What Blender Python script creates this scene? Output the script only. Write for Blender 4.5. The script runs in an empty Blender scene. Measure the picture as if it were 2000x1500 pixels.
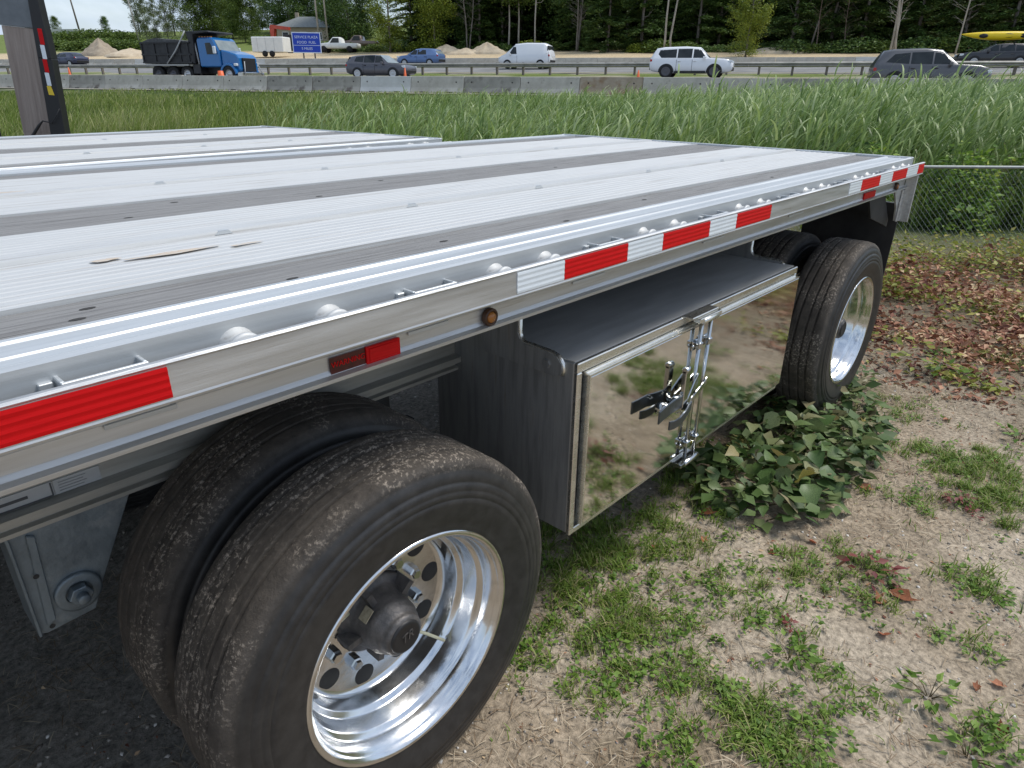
import bpy, bmesh, math, random
import numpy as np
from mathutils import Vector, Matrix
R_ = math.radians
rng = np.random.default_rng(7)
random.seed(7)
sc = bpy.context.scene
col = sc.collection

# ------------------------------------------------------------------ camera
YAW, PITCH, ROLL = 0.7418, 0.4194, 0.0111
CAM = np.array([-0.7669, -0.9576, 1.7735]); FPX = 1303.3
Fv = np.array([math.cos(YAW)*math.cos(PITCH), math.sin(YAW)*math.cos(PITCH), -math.sin(PITCH)])
R0 = np.cross(Fv, [0, 0, 1]); R0 /= np.linalg.norm(R0); U0 = np.cross(R0, Fv)
Rv = math.cos(ROLL)*R0 + math.sin(ROLL)*U0
Uv = -math.sin(ROLL)*R0 + math.cos(ROLL)*U0
cam = bpy.data.cameras.new('camera'); camo = bpy.data.objects.new('camera', cam); col.objects.link(camo)
cam.sensor_width = 36; cam.lens = FPX/2000*36; cam.clip_start = .05; cam.clip_end = 3000
camo.matrix_world = Matrix([[Rv[0], Uv[0], -Fv[0], CAM[0]], [Rv[1], Uv[1], -Fv[1], CAM[1]], [Rv[2], Uv[2], -Fv[2], CAM[2]], [0, 0, 0, 1]])
sc.camera = camo

# ------------------------------------------------------------------ sky, sun, exposure
SUN_EL, SUN_AZ = R_(58), R_(-35)          # azimuth of the sun measured from +X towards +Y
w = bpy.data.worlds.new('World'); sc.world = w; w.use_nodes = True
nt = w.node_tree; nt.nodes.clear()
def wn(t, **k):
    n = nt.nodes.new(t)
    for a, b in k.items(): setattr(n, a, b)
    return n
sky = wn('ShaderNodeTexSky', sky_type='NISHITA', sun_disc=False, sun_elevation=SUN_EL, sun_rotation=R_(90)-SUN_AZ, air_density=1.0, dust_density=1.2)
tc = wn('ShaderNodeTexCoord'); mp = wn('ShaderNodeMapping'); mp.inputs['Scale'].default_value = (1.0, 1.0, 3.2)
nz = wn('ShaderNodeTexNoise'); nz.inputs['Scale'].default_value = 2.6; nz.inputs['Detail'].default_value = 8; nz.inputs['Roughness'].default_value = .55; nz.inputs['Distortion'].default_value = .4
cr = wn('ShaderNodeValToRGB'); cr.color_ramp.elements[0].position = .38; cr.color_ramp.elements[1].position = .58
cr.color_ramp.elements[0].color = (.15, .15, .15, 1); cr.color_ramp.elements[1].color = (1, 1, 1, 1)
nz2 = wn('ShaderNodeTexNoise'); nz2.inputs['Scale'].default_value = 4.5; nz2.inputs['Detail'].default_value = 6
cr2 = wn('ShaderNodeValToRGB'); cr2.color_ramp.elements[0].position = .3; cr2.color_ramp.elements[1].position = .7
cr2.color_ramp.elements[0].color = (2.7, 3.8, 5.7, 1); cr2.color_ramp.elements[1].color = (6.8, 7.5, 8.5, 1)
mx = wn('ShaderNodeMix', data_type='RGBA'); bg = wn('ShaderNodeBackground'); wo = wn('ShaderNodeOutputWorld')
L = nt.links.new
L(tc.outputs['Generated'], mp.inputs['Vector']); L(mp.outputs[0], nz.inputs['Vector']); L(mp.outputs[0], nz2.inputs['Vector'])
L(nz.outputs['Fac'], cr.inputs[0]); L(nz2.outputs['Fac'], cr2.inputs[0])
L(cr.outputs[0], mx.inputs['Factor']); L(sky.outputs[0], mx.inputs['A']); L(cr2.outputs[0], mx.inputs['B'])
L(mx.outputs['Result'], bg.inputs['Color']); bg.inputs['Strength'].default_value = .105; L(bg.outputs[0], wo.inputs['Surface'])
sd = bpy.data.lights.new('sun', 'SUN'); sd.energy = 2.3; sd.angle = R_(20); sd.color = (1, .96, .9)
so = bpy.data.objects.new('sun', sd); col.objects.link(so)
sdir = Vector((math.cos(SUN_AZ)*math.cos(SUN_EL), math.sin(SUN_AZ)*math.cos(SUN_EL), math.sin(SUN_EL)))
so.rotation_euler = sdir.to_track_quat('Z', 'Y').to_euler(); so.location = (0, 0, 30)
sc.render.engine = 'CYCLES'
sc.view_settings.view_transform = 'Standard'; sc.view_settings.look = 'None'; sc.view_settings.gamma = 1
sc.view_settings.exposure = 0.42

# ------------------------------------------------------------------ place helpers
Hh = np.array([math.cos(YAW), math.sin(YAW)]); Th = np.array([math.sin(YAW), -math.cos(YAW)])
Ds, Dh = 0.9423, -0.3349                     # direction of the highway in (side, ahead) metres from the camera
DW = Th*Ds + Hh*Dh; NW = Th*.3349 + Hh*.9423 # along the road (to the right), across it (away)
B0 = np.array([-11.2, 40.7]); BW = CAM[:2] + Th*B0[0] + Hh*B0[1]
ROADYAW = math.atan2(DW[1], DW[0])
def at_(x, y):                               # along, across road coordinates
    q = np.stack([np.asarray(x, float)-BW[0], np.asarray(y, float)-BW[1]], -1)
    return q@DW, q@NW
TZ = np.array([[-300, 0], [-27, 0], [-24, 0.0], [-20, .12], [-12, .45], [-6, .9], [-2, 1.33], [0, 1.42], [1.2, 1.42], [4, 1.62], [10, 2.16], [13, 2.38],
               [15, 2.58], [17, 2.62], [24, 3.15], [31, 3.55], [34, 3.9], [42, 4.8], [50, 5.6], [60, 6.6], [75, 8.6], [95, 12.0], [140, 15.5], [260, 19], [900, 26]])
def terrain(x, y):
    a, t = at_(x, y)
    k = np.clip((t+6)/10, 0, 1)*np.clip((26-t)/8, 0, 1)
    return np.interp(t, TZ[:, 0], TZ[:, 1]) + k*.003*np.clip(a-5, -60, 60)
def RP(a, t, dz=0):                          # point of the road frame
    P = BW + DW*a + NW*t
    return Vector((P[0], P[1], float(terrain(P[0], P[1]))+dz))
def PT(u, t):                                # where the bearing of photo column u meets the line t metres beyond the barriers
    k = (u-1000)/(FPX*1.094)
    h = (t + B0@np.array([.3349, .9423]))/(k*.3349+.9423)
    P = CAM[:2] + Th*h*k + Hh*h
    a = (P-BW)@DW
    return float(a), float(t)
def PR(u, t, dz=0): return RP(*PT(u, t), dz)
def raydir(u, v): return Fv + Rv*(u-1000)/FPX + Uv*(750-v)/FPX
def GP(u, v, z=0):
    d = raydir(u, v); return CAM + d*(z-CAM[2])/d[2]

def setp(o, label=None, cat=None, group=None, kind=None):
    if label: o['label'] = label
    if cat: o['category'] = cat
    if group: o['group'] = group
    if kind: o['kind'] = kind
    return o
def empty(name, loc=(0, 0, 0), rz=0, **k):
    o = bpy.data.objects.new(name, None); o.location = loc; o.rotation_euler.z = rz; o.empty_display_size = .2; col.objects.link(o)
    return setp(o, **k)
def link(name, me, parent=None, **k):
    o = bpy.data.objects.new(name, me); col.objects.link(o)
    if parent is not None: o.parent = parent
    return setp(o, **k)
def copy_tree(o, parent=None, skip=()):
    c = o.copy(); col.objects.link(c); c.parent = parent
    for ch in list(o.children):
        if not any(ch.name.startswith(s) for s in skip): copy_tree(ch, c, skip)
    return c

class MB:
    """collects simple solids into one mesh"""
    def __init__(s): s.v = []; s.f = []; s.m = []; s.sm = []
    def add(s, vs, fs, m=0, smooth=False):
        b = len(s.v); s.v += [tuple(v) for v in vs]; s.f += [tuple(b+i for i in f) for f in fs]; s.m += [m]*len(fs); s.sm += [smooth]*len(fs); return s
    def box(s, x0, x1, y0, y1, z0, z1, m=0, M=None):
        vs = [Vector(p) for p in ((x0, y0, z0), (x1, y0, z0), (x1, y1, z0), (x0, y1, z0), (x0, y0, z1), (x1, y0, z1), (x1, y1, z1), (x0, y1, z1))]
        if M is not None: vs = [M@v for v in vs]
        return s.add(vs, [(0, 3, 2, 1), (4, 5, 6, 7), (0, 1, 5, 4), (1, 2, 6, 5), (2, 3, 7, 6), (3, 0, 4, 7)], m)
    def tube(s, pts, r, n=8, m=0, cap=True, smooth=True):
        pts = [Vector(p) for p in pts]
        rs = r if isinstance(r, (list, tuple)) else [r]*len(pts)
        vs = []; fs = []
        up = None
        for i, p in enumerate(pts):
            d = (pts[min(i+1, len(pts)-1)]-pts[max(i-1, 0)]).normalized()
            if up is None: up = d.orthogonal().normalized()
            a = (up - d*up.dot(d)).normalized(); b = d.cross(a); up = a
            for k in range(n):
                t = 2*math.pi*k/n; vs.append(p + (a*math.cos(t)+b*math.sin(t))*rs[i])
        for i in range(len(pts)-1):
            for k in range(n): fs.append((i*n+k, i*n+(k+1) % n, (i+1)*n+(k+1) % n, (i+1)*n+k))
        s.add(vs, fs, m, smooth)
        if cap:
            b = len(s.v)-len(vs)
            s.f += [tuple(b+k for k in range(n))[::-1], tuple(b+(len(pts)-1)*n+k for k in range(n))]; s.m += [m, m]; s.sm += [False, False]
        return s
    def prism(s, poly, axis, a0, a1, m=0):
        """poly: list of 2d points in the two remaining axes (in xyz order), extruded along axis"""
        n = len(poly); vs = []
        for a in (a0, a1):
            for p in poly:
                q = list(p); q.insert(axis, a); vs.append(q)
        fs = [tuple(range(n)), tuple(range(2*n-1, n-1, -1))] + [(i, n+i, n+(i+1) % n, (i+1) % n) for i in range(n)]
        return s.add(vs, fs, m)
    def lathe(s, prof, n=48, M=None, m=0, smooth=True, closed=False):
        """prof: (axial, radius) around local Y"""
        vs = []; fs = []
        for a, r in prof:
            for k in range(n):
                t = 2*math.pi*k/n; v = Vector((r*math.cos(t), a, r*math.sin(t))); vs.append(M@v if M is not None else v)
        P = len(prof)
        for i in range(P if closed else P-1):
            j = (i+1) % P
            for k in range(n): fs.append((i*n+k, j*n+k, j*n+(k+1) % n, i*n+(k+1) % n))
        return s.add(vs, fs, m, smooth)
    def mesh(s, name, mats, fix=True, bevel=0):
        me = bpy.data.meshes.new(name); me.from_pydata(s.v, [], s.f); 
        for mt in (mats if isinstance(mats, (list, tuple)) else [mats]): me.materials.append(mt)
        me.polygons.foreach_set('material_index', s.m); me.polygons.foreach_set('use_smooth', s.sm)
        if fix or bevel:
            bm = bmesh.new(); bm.from_mesh(me)
            bmesh.ops.recalc_face_normals(bm, faces=bm.faces)
            if bevel:
                es = [e for e in bm.edges if len(e.link_faces) == 2 and e.calc_face_angle(0) > .6]
                bmesh.ops.bevel(bm, geom=es, offset=bevel, segments=1, affect='EDGES', clamp_overlap=True)
            bm.to_mesh(me); bm.free()
        me.update(); return me
    def obj(s, name, mats, parent=None, bevel=0, **k): return link(name, s.mesh(name, mats, bevel=bevel), parent, **k)

def np_mesh(name, V, F, mat, rnd=None, smooth=False):
    me = bpy.data.meshes.new(name)
    V = np.asarray(V, np.float32); F = np.asarray(F, np.int32); k = F.shape[1]
    me.vertices.add(len(V)); me.vertices.foreach_set('co', V.ravel())
    me.loops.add(F.size); me.loops.foreach_set('vertex_index', F.ravel())
    me.polygons.add(len(F)); me.polygons.foreach_set('loop_start', np.arange(len(F), dtype=np.int32)*k)
    if smooth: me.polygons.foreach_set('use_smooth', np.ones(len(F), bool))
    if rnd is not None:
        at = me.attributes.new('rnd', 'FLOAT', 'POINT'); at.data.foreach_set('value', np.asarray(rnd, np.float32))
    me.materials.append(mat); me.update(calc_edges=True); me.validate(); return me

# ------------------------------------------------------------------ materials
def newmat(name):
    m = bpy.data.materials.new(name); m.use_nodes = True
    return m, m.node_tree, m.node_tree.nodes['Principled BSDF']
def C4(c): return (c[0], c[1], c[2], 1) if hasattr(c, '__len__') else (c, c, c, 1)
def pm(name, c1, c2=None, scale=6, stretch=(1, 1, 1), rough=.5, rough2=None, metal=0, bump=0, bscale=None, detail=6, p0=.35, p1=.65, spec=None, coat=0, c3=None, s3=30, p3=(.62, .7)):
    m, t, b = newmat(name); l = t.links.new
    tc = t.nodes.new('ShaderNodeTexCoord'); mp = t.nodes.new('ShaderNodeMapping'); mp.inputs['Scale'].default_value = stretch
    l(tc.outputs['Object'], mp.inputs[0])
    n = t.nodes.new('ShaderNodeTexNoise'); n.inputs['Scale'].default_value = scale; n.inputs['Detail'].default_value = detail; n.inputs['Roughness'].default_value = .6
    l(mp.outputs[0], n.inputs['Vector'])
    r = t.nodes.new('ShaderNodeValToRGB'); r.color_ramp.elements[0].position = p0; r.color_ramp.elements[1].position = p1
    r.color_ramp.elements[0].color = C4(c1); r.color_ramp.elements[1].color = C4(c2 if c2 is not None else c1)
    l(n.outputs['Fac'], r.inputs[0]); cout = r.outputs[0]
    if c3 is not None:
        n3 = t.nodes.new('ShaderNodeTexNoise'); n3.inputs['Scale'].default_value = s3; n3.inputs['Detail'].default_value = 4
        l(mp.outputs[0], n3.inputs['Vector'])
        r3 = t.nodes.new('ShaderNodeValToRGB'); r3.color_ramp.elements[0].position = p3[0]; r3.color_ramp.elements[1].position = p3[1]
        r3.color_ramp.elements[0].color = (0, 0, 0, 1); r3.color_ramp.elements[1].color = (1, 1, 1, 1); l(n3.outputs['Fac'], r3.inputs[0])
        mx = t.nodes.new('ShaderNodeMix'); mx.data_type = 'RGBA'; mx.inputs['B'].default_value = C4(c3)
        l(r3.outputs[0], mx.inputs['Factor']); l(cout, mx.inputs['A']); cout = mx.outputs['Result']
    l(cout, b.inputs['Base Color'])
    if rough2 is not None:
        mr = t.nodes.new('ShaderNodeMapRange'); mr.inputs['From Min'].default_value = .3; mr.inputs['From Max'].default_value = .7
        mr.inputs['To Min'].default_value = rough; mr.inputs['To Max'].default_value = rough2; l(n.outputs['Fac'], mr.inputs[0]); l(mr.outputs[0], b.inputs['Roughness'])
    else: b.inputs['Roughness'].default_value = rough
    b.inputs['Metallic'].default_value = metal
    if spec is not None: b.inputs['Specular IOR Level'].default_value = spec
    if coat: b.inputs['Coat Weight'].default_value = coat; b.inputs['Coat Roughness'].default_value = .06
    if bump:
        nb = t.nodes.new('ShaderNodeTexNoise'); nb.inputs['Scale'].default_value = bscale or scale*3; nb.inputs['Detail'].default_value = 8
        l(mp.outputs[0], nb.inputs['Vector'])
        bp = t.nodes.new('ShaderNodeBump'); bp.inputs['Strength'].default_value = min(1, bump); bp.inputs['Distance'].default_value = .02 if bump <= 1 else .02*bump
        l(nb.outputs['Fac'], bp.inputs['Height']); l(bp.outputs[0], b.inputs['Normal'])
    return m
def leafmat(name, cols, pos, rough=.55, trans=.3, attr='rnd', obj_random=False, hue=.0, noise=0):
    """ramp over a random value held by every leaf (or by every object)"""
    m, t, b = newmat(name); l = t.links.new
    if obj_random: a = t.nodes.new('ShaderNodeObjectInfo'); src = a.outputs['Random']
    else: a = t.nodes.new('ShaderNodeAttribute'); a.attribute_name = attr; src = a.outputs['Fac']
    r = t.nodes.new('ShaderNodeValToRGB'); e = r.color_ramp.elements
    while len(e) < len(cols): e.new(.5)
    for i, (c, p) in enumerate(zip(cols, pos)): e[i].position = p; e[i].color = C4(c)
    l(src, r.inputs[0]); cout = r.outputs[0]
    if noise:
        tc = t.nodes.new('ShaderNodeTexCoord'); n = t.nodes.new('ShaderNodeTexNoise'); n.inputs['Scale'].default_value = noise; l(tc.outputs['Object'], n.inputs['Vector'])
        mr = t.nodes.new('ShaderNodeMapRange'); mr.inputs['From Min'].default_value = .3; mr.inputs['From Max'].default_value = .7; mr.inputs['To Min'].default_value = .65; mr.inputs['To Max'].default_value = 1.35
        l(n.outputs['Fac'], mr.inputs[0]); v = t.nodes.new('ShaderNodeVectorMath'); v.operation = 'SCALE'; l(cout, v.inputs[0]); l(mr.outputs[0], v.inputs['Scale']); cout = v.outputs[0]
    l(cout, b.inputs['Base Color']); b.inputs['Roughness'].default_value = rough; b.inputs['Specular IOR Level'].default_value = .35
    if trans:
        tr = t.nodes.new('ShaderNodeBsdfTranslucent'); ms = t.nodes.new('ShaderNodeMixShader'); ms.inputs[0].default_value = trans
        l(cout, tr.inputs['Color']); l(b.outputs[0], ms.inputs[1]); l(tr.outputs[0], ms.inputs[2]); l(ms.outputs[0], t.nodes['Material Output'].inputs['Surface'])
    return m

M_ALU = pm('mill_aluminium', (.49, .495, .485), (.58, .585, .575), 5, (.5, 22, 22), .5, .62, .22, .05, 40, c3=(.40, .39, .37), s3=5, p3=(.54, .72))
M_ALUS = pm('side_aluminium', (.50, .505, .50), (.62, .625, .62), 4, (.7, 14, 14), .34, .5, .75, .06, 40, c3=(.40, .38, .34), s3=6, p3=(.60, .78))
M_STAGE = pm('bright_edge_aluminium', (.48, .50, .505), (.575, .595, .60), 4, (.4, 18, 18), .38, .5, .45, .04, 40)
M_WOOD = pm('weathered_board', (.17, .165, .16), (.31, .305, .295), 9, (.3, 11, 11), .8, None, 0, .55, 26, c3=(.11, .105, .10), s3=9, p3=(.58, .72))
M_MIRROR = pm('polished_steel', (.66, .66, .63), (.74, .74, .71), 3, (1, 1, 1), .03, .09, 1, .010, 5)
M_STEELD = pm('brushed_box_steel', (.24, .24, .235), (.36, .36, .35), 5, (9, 9, .8), .32, .45, .3, .03, 20, c3=(.27, .25, .22), s3=5, p3=(.6, .74))
M_TRIM = pm('box_trim', (.66, .65, .60), (.78, .77, .72), 5, (1, 8, 8), .2, .34, .9)
M_CHROME = pm('chrome', (.52, .53, .53), None, rough=.1, rough2=.18, metal=1)
M_RIM = pm('polished_wheel_alloy', (.60, .61, .61), (.74, .75, .76), 7, (1, 1, 1), .09, .26, 1, .06, 14, c3=(.42, .41, .38), s3=16, p3=(.60, .78))
M_GALV = pm('galvanised_steel', (.17, .205, .23), (.25, .29, .31), 14, (1, 1, 1), .42, .6, .55, .12, 60, c3=(.34, .37, .38), s3=11, p3=(.6, .72))
M_BEAM = pm('dusty_beam', (.34, .335, .30), (.44, .43, .39), 5, (1, 12, 12), .45, None, .5, .1, 30)
M_DARK = pm('dark_undercarriage', (.02, .02, .02), (.05, .048, .045), 12, rough=.7, bump=.2)
M_BLACK = pm('black_rubber_sheet', (.016, .016, .017), (.03, .03, .03), 12, rough=.6)
M_HUB = pm('cast_iron_hub', (.075, .073, .072), (.15, .14, .135), 26, rough=.5, metal=.5, bump=.15, bscale=110)
M_RED = pm('red_tape', (.50, .002, .004), (.60, .005, .007), 20, (1, 30, 30), .42, spec=.2)
M_WHT = pm('white_tape', (.62, .68, .72), (.74, .79, .82), 20, (1, 30, 30), .3)
M_DRED = pm('dark_red_label', (.05, .004, .004), (.10, .01, .008), 60, rough=.3)
M_AMBER = pm('amber_lens', (.36, .14, .03), None, rough=.2); M_GROM = pm('lamp_grommet', (.05, .02, .008), None, rough=.4)
M_LABEL = pm('grey_sticker', (.38, .39, .39), (.42, .43, .43), 20, rough=.5); M_INK = pm('sticker_ink', (.06, .065, .07), None, rough=.5); M_INK2 = pm('faded_ink', (.24, .25, .25), None, rough=.5)
M_PALE = pm('pale_valve', (.62, .60, .42), None, rough=.5)
M_TAG = pm('paper_tag', (.40, .36, .26), (.24, .21, .14), 80, rough=.7)

def tyre_mat(clean):
    m, t, b = newmat('dusty_tyre_rubber'); l = t.links.new
    tc = t.nodes.new('ShaderNodeTexCoord')
    n = t.nodes.new('ShaderNodeTexNoise'); n.inputs['Scale'].default_value = 22; n.inputs['Detail'].default_value = 9; n.inputs['Roughness'].default_value = .7
    l(tc.outputs['Object'], n.inputs['Vector'])
    sp = t.nodes.new('ShaderNodeTexNoise'); sp.inputs['Scale'].default_value = 95; sp.inputs['Detail'].default_value = 5; sp.inputs['Roughness'].default_value = .75
    l(tc.outputs['Object'], sp.inputs['Vector'])
    # radius from the axle: dust sits on the tread, sidewalls stay dark
    sx = t.nodes.new('ShaderNodeSeparateXYZ'); l(tc.outputs['Object'], sx.inputs[0])
    cb = t.nodes.new('ShaderNodeCombineXYZ'); l(sx.outputs['X'], cb.inputs['X']); l(sx.outputs['Z'], cb.inputs['Z'])
    ln = t.nodes.new('ShaderNodeVectorMath'); ln.operation = 'LENGTH'; l(cb.outputs[0], ln.inputs[0])
    tr = t.nodes.new('ShaderNodeMapRange'); tr.inputs['From Min'].default_value = .462; tr.inputs['From Max'].default_value = .492; l(ln.outputs['Value'], tr.inputs[0])
    r1 = t.nodes.new('ShaderNodeValToRGB'); r1.color_ramp.elements[0].position = .3; r1.color_ramp.elements[1].position = .7
    r1.color_ramp.elements[0].color = (.038, .032, .026, 1); r1.color_ramp.elements[1].color = (.105, .088, .071, 1); l(n.outputs['Fac'], r1.inputs[0])
    r2 = t.nodes.new('ShaderNodeValToRGB'); r2.color_ramp.elements[0].position = .53; r2.color_ramp.elements[1].position = .60
    r2.color_ramp.elements[0].color = (0, 0, 0, 1); r2.color_ramp.elements[1].color = (1, 1, 1, 1); l(sp.outputs['Fac'], r2.inputs[0])
    g = t.nodes.new('ShaderNodeTexNoise'); g.inputs['Scale'].default_value = 7; g.inputs['Detail'].default_value = 3; l(tc.outputs['Object'], g.inputs['Vector'])
    rg = t.nodes.new('ShaderNodeMapRange'); rg.inputs['From Min'].default_value = .42; rg.inputs['From Max'].default_value = .56; l(g.outputs['Fac'], rg.inputs[0])
    mu = t.nodes.new('ShaderNodeMath'); mu.operation = 'MULTIPLY'; l(r2.outputs[0], mu.inputs[0]); l(rg.outputs[0], mu.inputs[1])
    mA = t.nodes.new('ShaderNodeMix'); mA.data_type = 'RGBA'; mA.inputs['B'].default_value = (.34, .29, .235, 1); l(mu.outputs[0], mA.inputs['Factor']); l(r1.outputs[0], mA.inputs['A'])
    r3 = t.nodes.new('ShaderNodeValToRGB'); r3.color_ramp.elements[0].position = .35; r3.color_ramp.elements[1].position = .75
    r3.color_ramp.elements[0].color = (.014, .014, .0145, 1); r3.color_ramp.elements[1].color = (.038, .037, .036, 1); l(n.outputs['Fac'], r3.inputs[0])
    mB = t.nodes.new('ShaderNodeMix'); mB.data_type = 'RGBA'; l(tr.outputs[0], mB.inputs['Factor']); l(r3.outputs[0], mB.inputs['A']); l(mA.outputs['Result'], mB.inputs['B'])
    l(mB.outputs['Result'], b.inputs['Base Color'])
    rr = t.nodes.new('ShaderNodeMapRange'); rr.inputs['To Min'].default_value = .46; rr.inputs['To Max'].default_value = .85; l(tr.outputs[0], rr.inputs[0]); l(rr.outputs[0], b.inputs['Roughness'])
    bp = t.nodes.new('ShaderNodeBump'); bp.inputs['Distance'].default_value = .006; bp.inputs['Strength'].default_value = .8
    ml = t.nodes.new('ShaderNodeMath'); ml.operation = 'MULTIPLY'; l(sp.outputs['Fac'], ml.inputs[0]); l(tr.outputs[0], ml.inputs[1])
    l(ml.outputs[0], bp.inputs['Height']); l(bp.outputs[0], b.inputs['Normal'])
    return m
M_TYRE = tyre_mat(0)

M_GRASS = leafmat('short_grass', [(.05, .09, .012), (.14, .22, .03), (.25, .35, .06), (.46, .40, .20)], [0, .4, .8, 1], trans=.35)
M_FGRASS = leafmat('field_grass', [(.07, .11, .022), (.17, .24, .045), (.30, .36, .09), (.46, .45, .21)], [0, .38, .75, 1], trans=.35)
M_REED = leafmat('reed_leaf', [(.045, .085, .018), (.14, .225, .05), (.29, .39, .12), (.48, .55, .28)], [0, .33, .72, 1], rough=.42, trans=.35)
M_STRAW = leafmat('dry_straw', [(.14, .09, .05), (.30, .23, .15), (.52, .44, .32)], [0, .5, 1], rough=.8, trans=0)
M_STONE = leafmat('pebble', [(.13, .11, .09), (.38, .34, .29), (.72, .69, .64)], [0, .7, 1], rough=.8, trans=0)
M_LITTER = leafmat('dead_leaf', [(.12, .038, .025), (.29, .125, .07), (.46, .25, .15), (.62, .48, .29), (.38, .37, .10)], [0, .33, .60, .83, 1], rough=.7, trans=.12)
M_CREEP = leafmat('yellow_green_weed', [(.12, .15, .025), (.27, .31, .05), (.44, .40, .10), (.36, .17, .08)], [0, .45, .8, 1], trans=.3)
M_BUSH = leafmat('bramble_leaf', [(.035, .08, .014), (.13, .24, .035), (.30, .44, .07), (.44, .50, .10)], [0, .4, .8, 1], trans=.3)
M_VINE = leafmat('vine_leaf', [(.06, .115, .03), (.12, .18, .058), (.20, .25, .105), (.28, .24, .14), (.38, .31, .07)], [0, .34, .68, .90, 1], obj_random=True, rough=.45, trans=.22, noise=30)
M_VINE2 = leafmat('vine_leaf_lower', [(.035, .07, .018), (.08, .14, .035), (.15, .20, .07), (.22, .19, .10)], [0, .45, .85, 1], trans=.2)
M_STEM = pm('plant_stem', (.10, .07, .03), (.13, .12, .04), 20, rough=.7)
M_WEED = leafmat('weed_leaf', [(.06, .13, .014), (.13, .23, .03), (.22, .33, .06)], [0, .5, 1], trans=.3)
M_REDW = leafmat('red_weed_leaf', [(.12, .02, .028), (.22, .06, .05), (.15, .12, .06)], [0, .6, 1], trans=.2)
M_BARK = pm('grey_bark', (.11, .095, .08), (.24, .215, .185), 3, (3, 3, .4), .85, bump=.5, bscale=9)
M_PBARK = pm('pale_bark', (.24, .22, .185), (.42, .39, .34), 2, (2, 2, .5), .8, bump=.3, bscale=9)
def crownmat(name, a, b, c): return leafmat(name, [a, b, c], [0, .5, 1], trans=.25)
M_PINE = crownmat('dark_conifer_foliage', (.034, .066, .02), (.10, .175, .042), (.25, .34, .09))
M_DECI = crownmat('broadleaf_foliage', (.045, .08, .015), (.115, .175, .032), (.23, .30, .065))
M_YEL = crownmat('yellow_green_foliage', (.09, .13, .015), (.21, .27, .03), (.34, .39, .06))
M_GREY = crownmat('grey_green_foliage', (.08, .11, .045), (.17, .21, .09), (.27, .31, .15))
M_CONC = pm('weathered_concrete', (.36, .335, .28), (.52, .49, .42), 1.4, (1, 1, 1), .85, bump=.3, bscale=14, c3=(.20, .175, .14), s3=2.4, p3=(.60, .75))
M_CONCW = pm('pale_concrete', (.46, .46, .43), (.56, .56, .53), 1.6, rough=.85, bump=.3, bscale=14)
M_CONCT = pm('tan_stained_concrete', (.30, .235, .165), (.40, .34, .26), 1.6, rough=.85, bump=.3, bscale=14, c3=(.24, .15, .08), s3=2, p3=(.5, .7))
M_SLOT = pm('painted_recess_shade', (.04, .038, .035), None, rough=.9)  # dark colour standing in for the shade inside holes and slots
M_ASPH = pm('worn_asphalt', (.15, .148, .142), (.23, .225, .215), .6, rough=.9, bump=.1, bscale=30)
M_SHLD = pm('gravel_shoulder', (.26, .24, .20), (.36, .335, .285), 1.2, rough=.95, bump=.3, bscale=20)
M_LINE = pm('road_paint', (.62, .62, .6), (.7, .7, .68), 3, rough=.7); M_LINEY = pm('yellow_paint', (.6, .42, .05), None, rough=.7)
M_RAIL = pm('guardrail_steel', (.24, .235, .21), (.36, .345, .31), 2, rough=.6, metal=.4)
M_SANDP = pm('sand_heap', (.44, .35, .24), (.55, .46, .33), 1.5, rough=.95, bump=.5, bscale=6)
M_GLASS = pm('car_glass', (.014, .018, .02), (.03, .036, .038), 2, rough=.08, spec=.35)
M_GLASSL = pm('pale_windscreen', (.16, .19, .19), (.24, .27, .26), 2, rough=.08, spec=.8)
M_CTYRE = pm('car_tyre', (.012, .012, .012), None, rough=.8); M_CRIM = pm('car_wheel_alloy', (.45, .46, .47), None, rough=.3, metal=.8); M_DRIM = pm('dark_wheel_alloy', (.09, .09, .10), None, rough=.35, metal=.6)
M_TRIMB = pm('black_trim', (.012, .012, .013), None, rough=.5)
M_HEADL = pm('headlight_lens', (.62, .66, .68), None, rough=.1, spec=.8); M_TAIL = pm('tail_light_lens', (.42, .02, .02), None, rough=.2)
def paint(name, c, metal=.3, rough=.32): return pm(name, c, tuple(min(1, x*1.08) for x in c), .7, rough=rough, metal=metal, coat=.6)
M_PBLACKT = pm('black_truck_steel', (.016, .016, .018), (.032, .033, .036), 3, rough=.45, metal=.3)
M_ORANGE = pm('orange_plastic', (.75, .13, .03), None, rough=.5)
M_YELLOW = pm('yellow_kayak_plastic', (.80, .56, .01), (.85, .62, .015), 2, rough=.3)
M_SIGNB = pm('blue_sign_sheet', (.004, .045, .42), None, rough=.4); M_SIGNW = pm('sign_white', (.62, .68, .80), None, rough=.4)
M_ROOF = pm('grey_shingle', (.17, .185, .18), (.23, .245, .235), 3, (1, 1, 6), .9); M_SIDING = pm('tan_siding', (.33, .28, .20), (.38, .33, .25), 2, rough=.8)
M_REDM = pm('red_machine_paint', (.36, .045, .025), (.46, .07, .04), 2, rough=.5); M_WPAINT = pm('white_paint', (.66, .68, .66), (.74, .75, .73), 2, rough=.5)
M_POLEW = pm('utility_pole_wood', (.12, .10, .085), (.19, .165, .14), 2, (4, 4, .4), .9)
M_BOARDW = pm('grey_brown_plank', (.24, .19, .16), (.37, .31, .265), 3.2, (7, 7, .35), .8, bump=.3, bscale=20)
M_PLATEG = pm('grey_steel_plate', (.13, .145, .155), (.17, .185, .195), 8, rough=.5, metal=.3, bump=.15, bscale=50)
M_YTAG = pm('yellow_tag', (.72, .52, .03), None, rough=.5)

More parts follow.
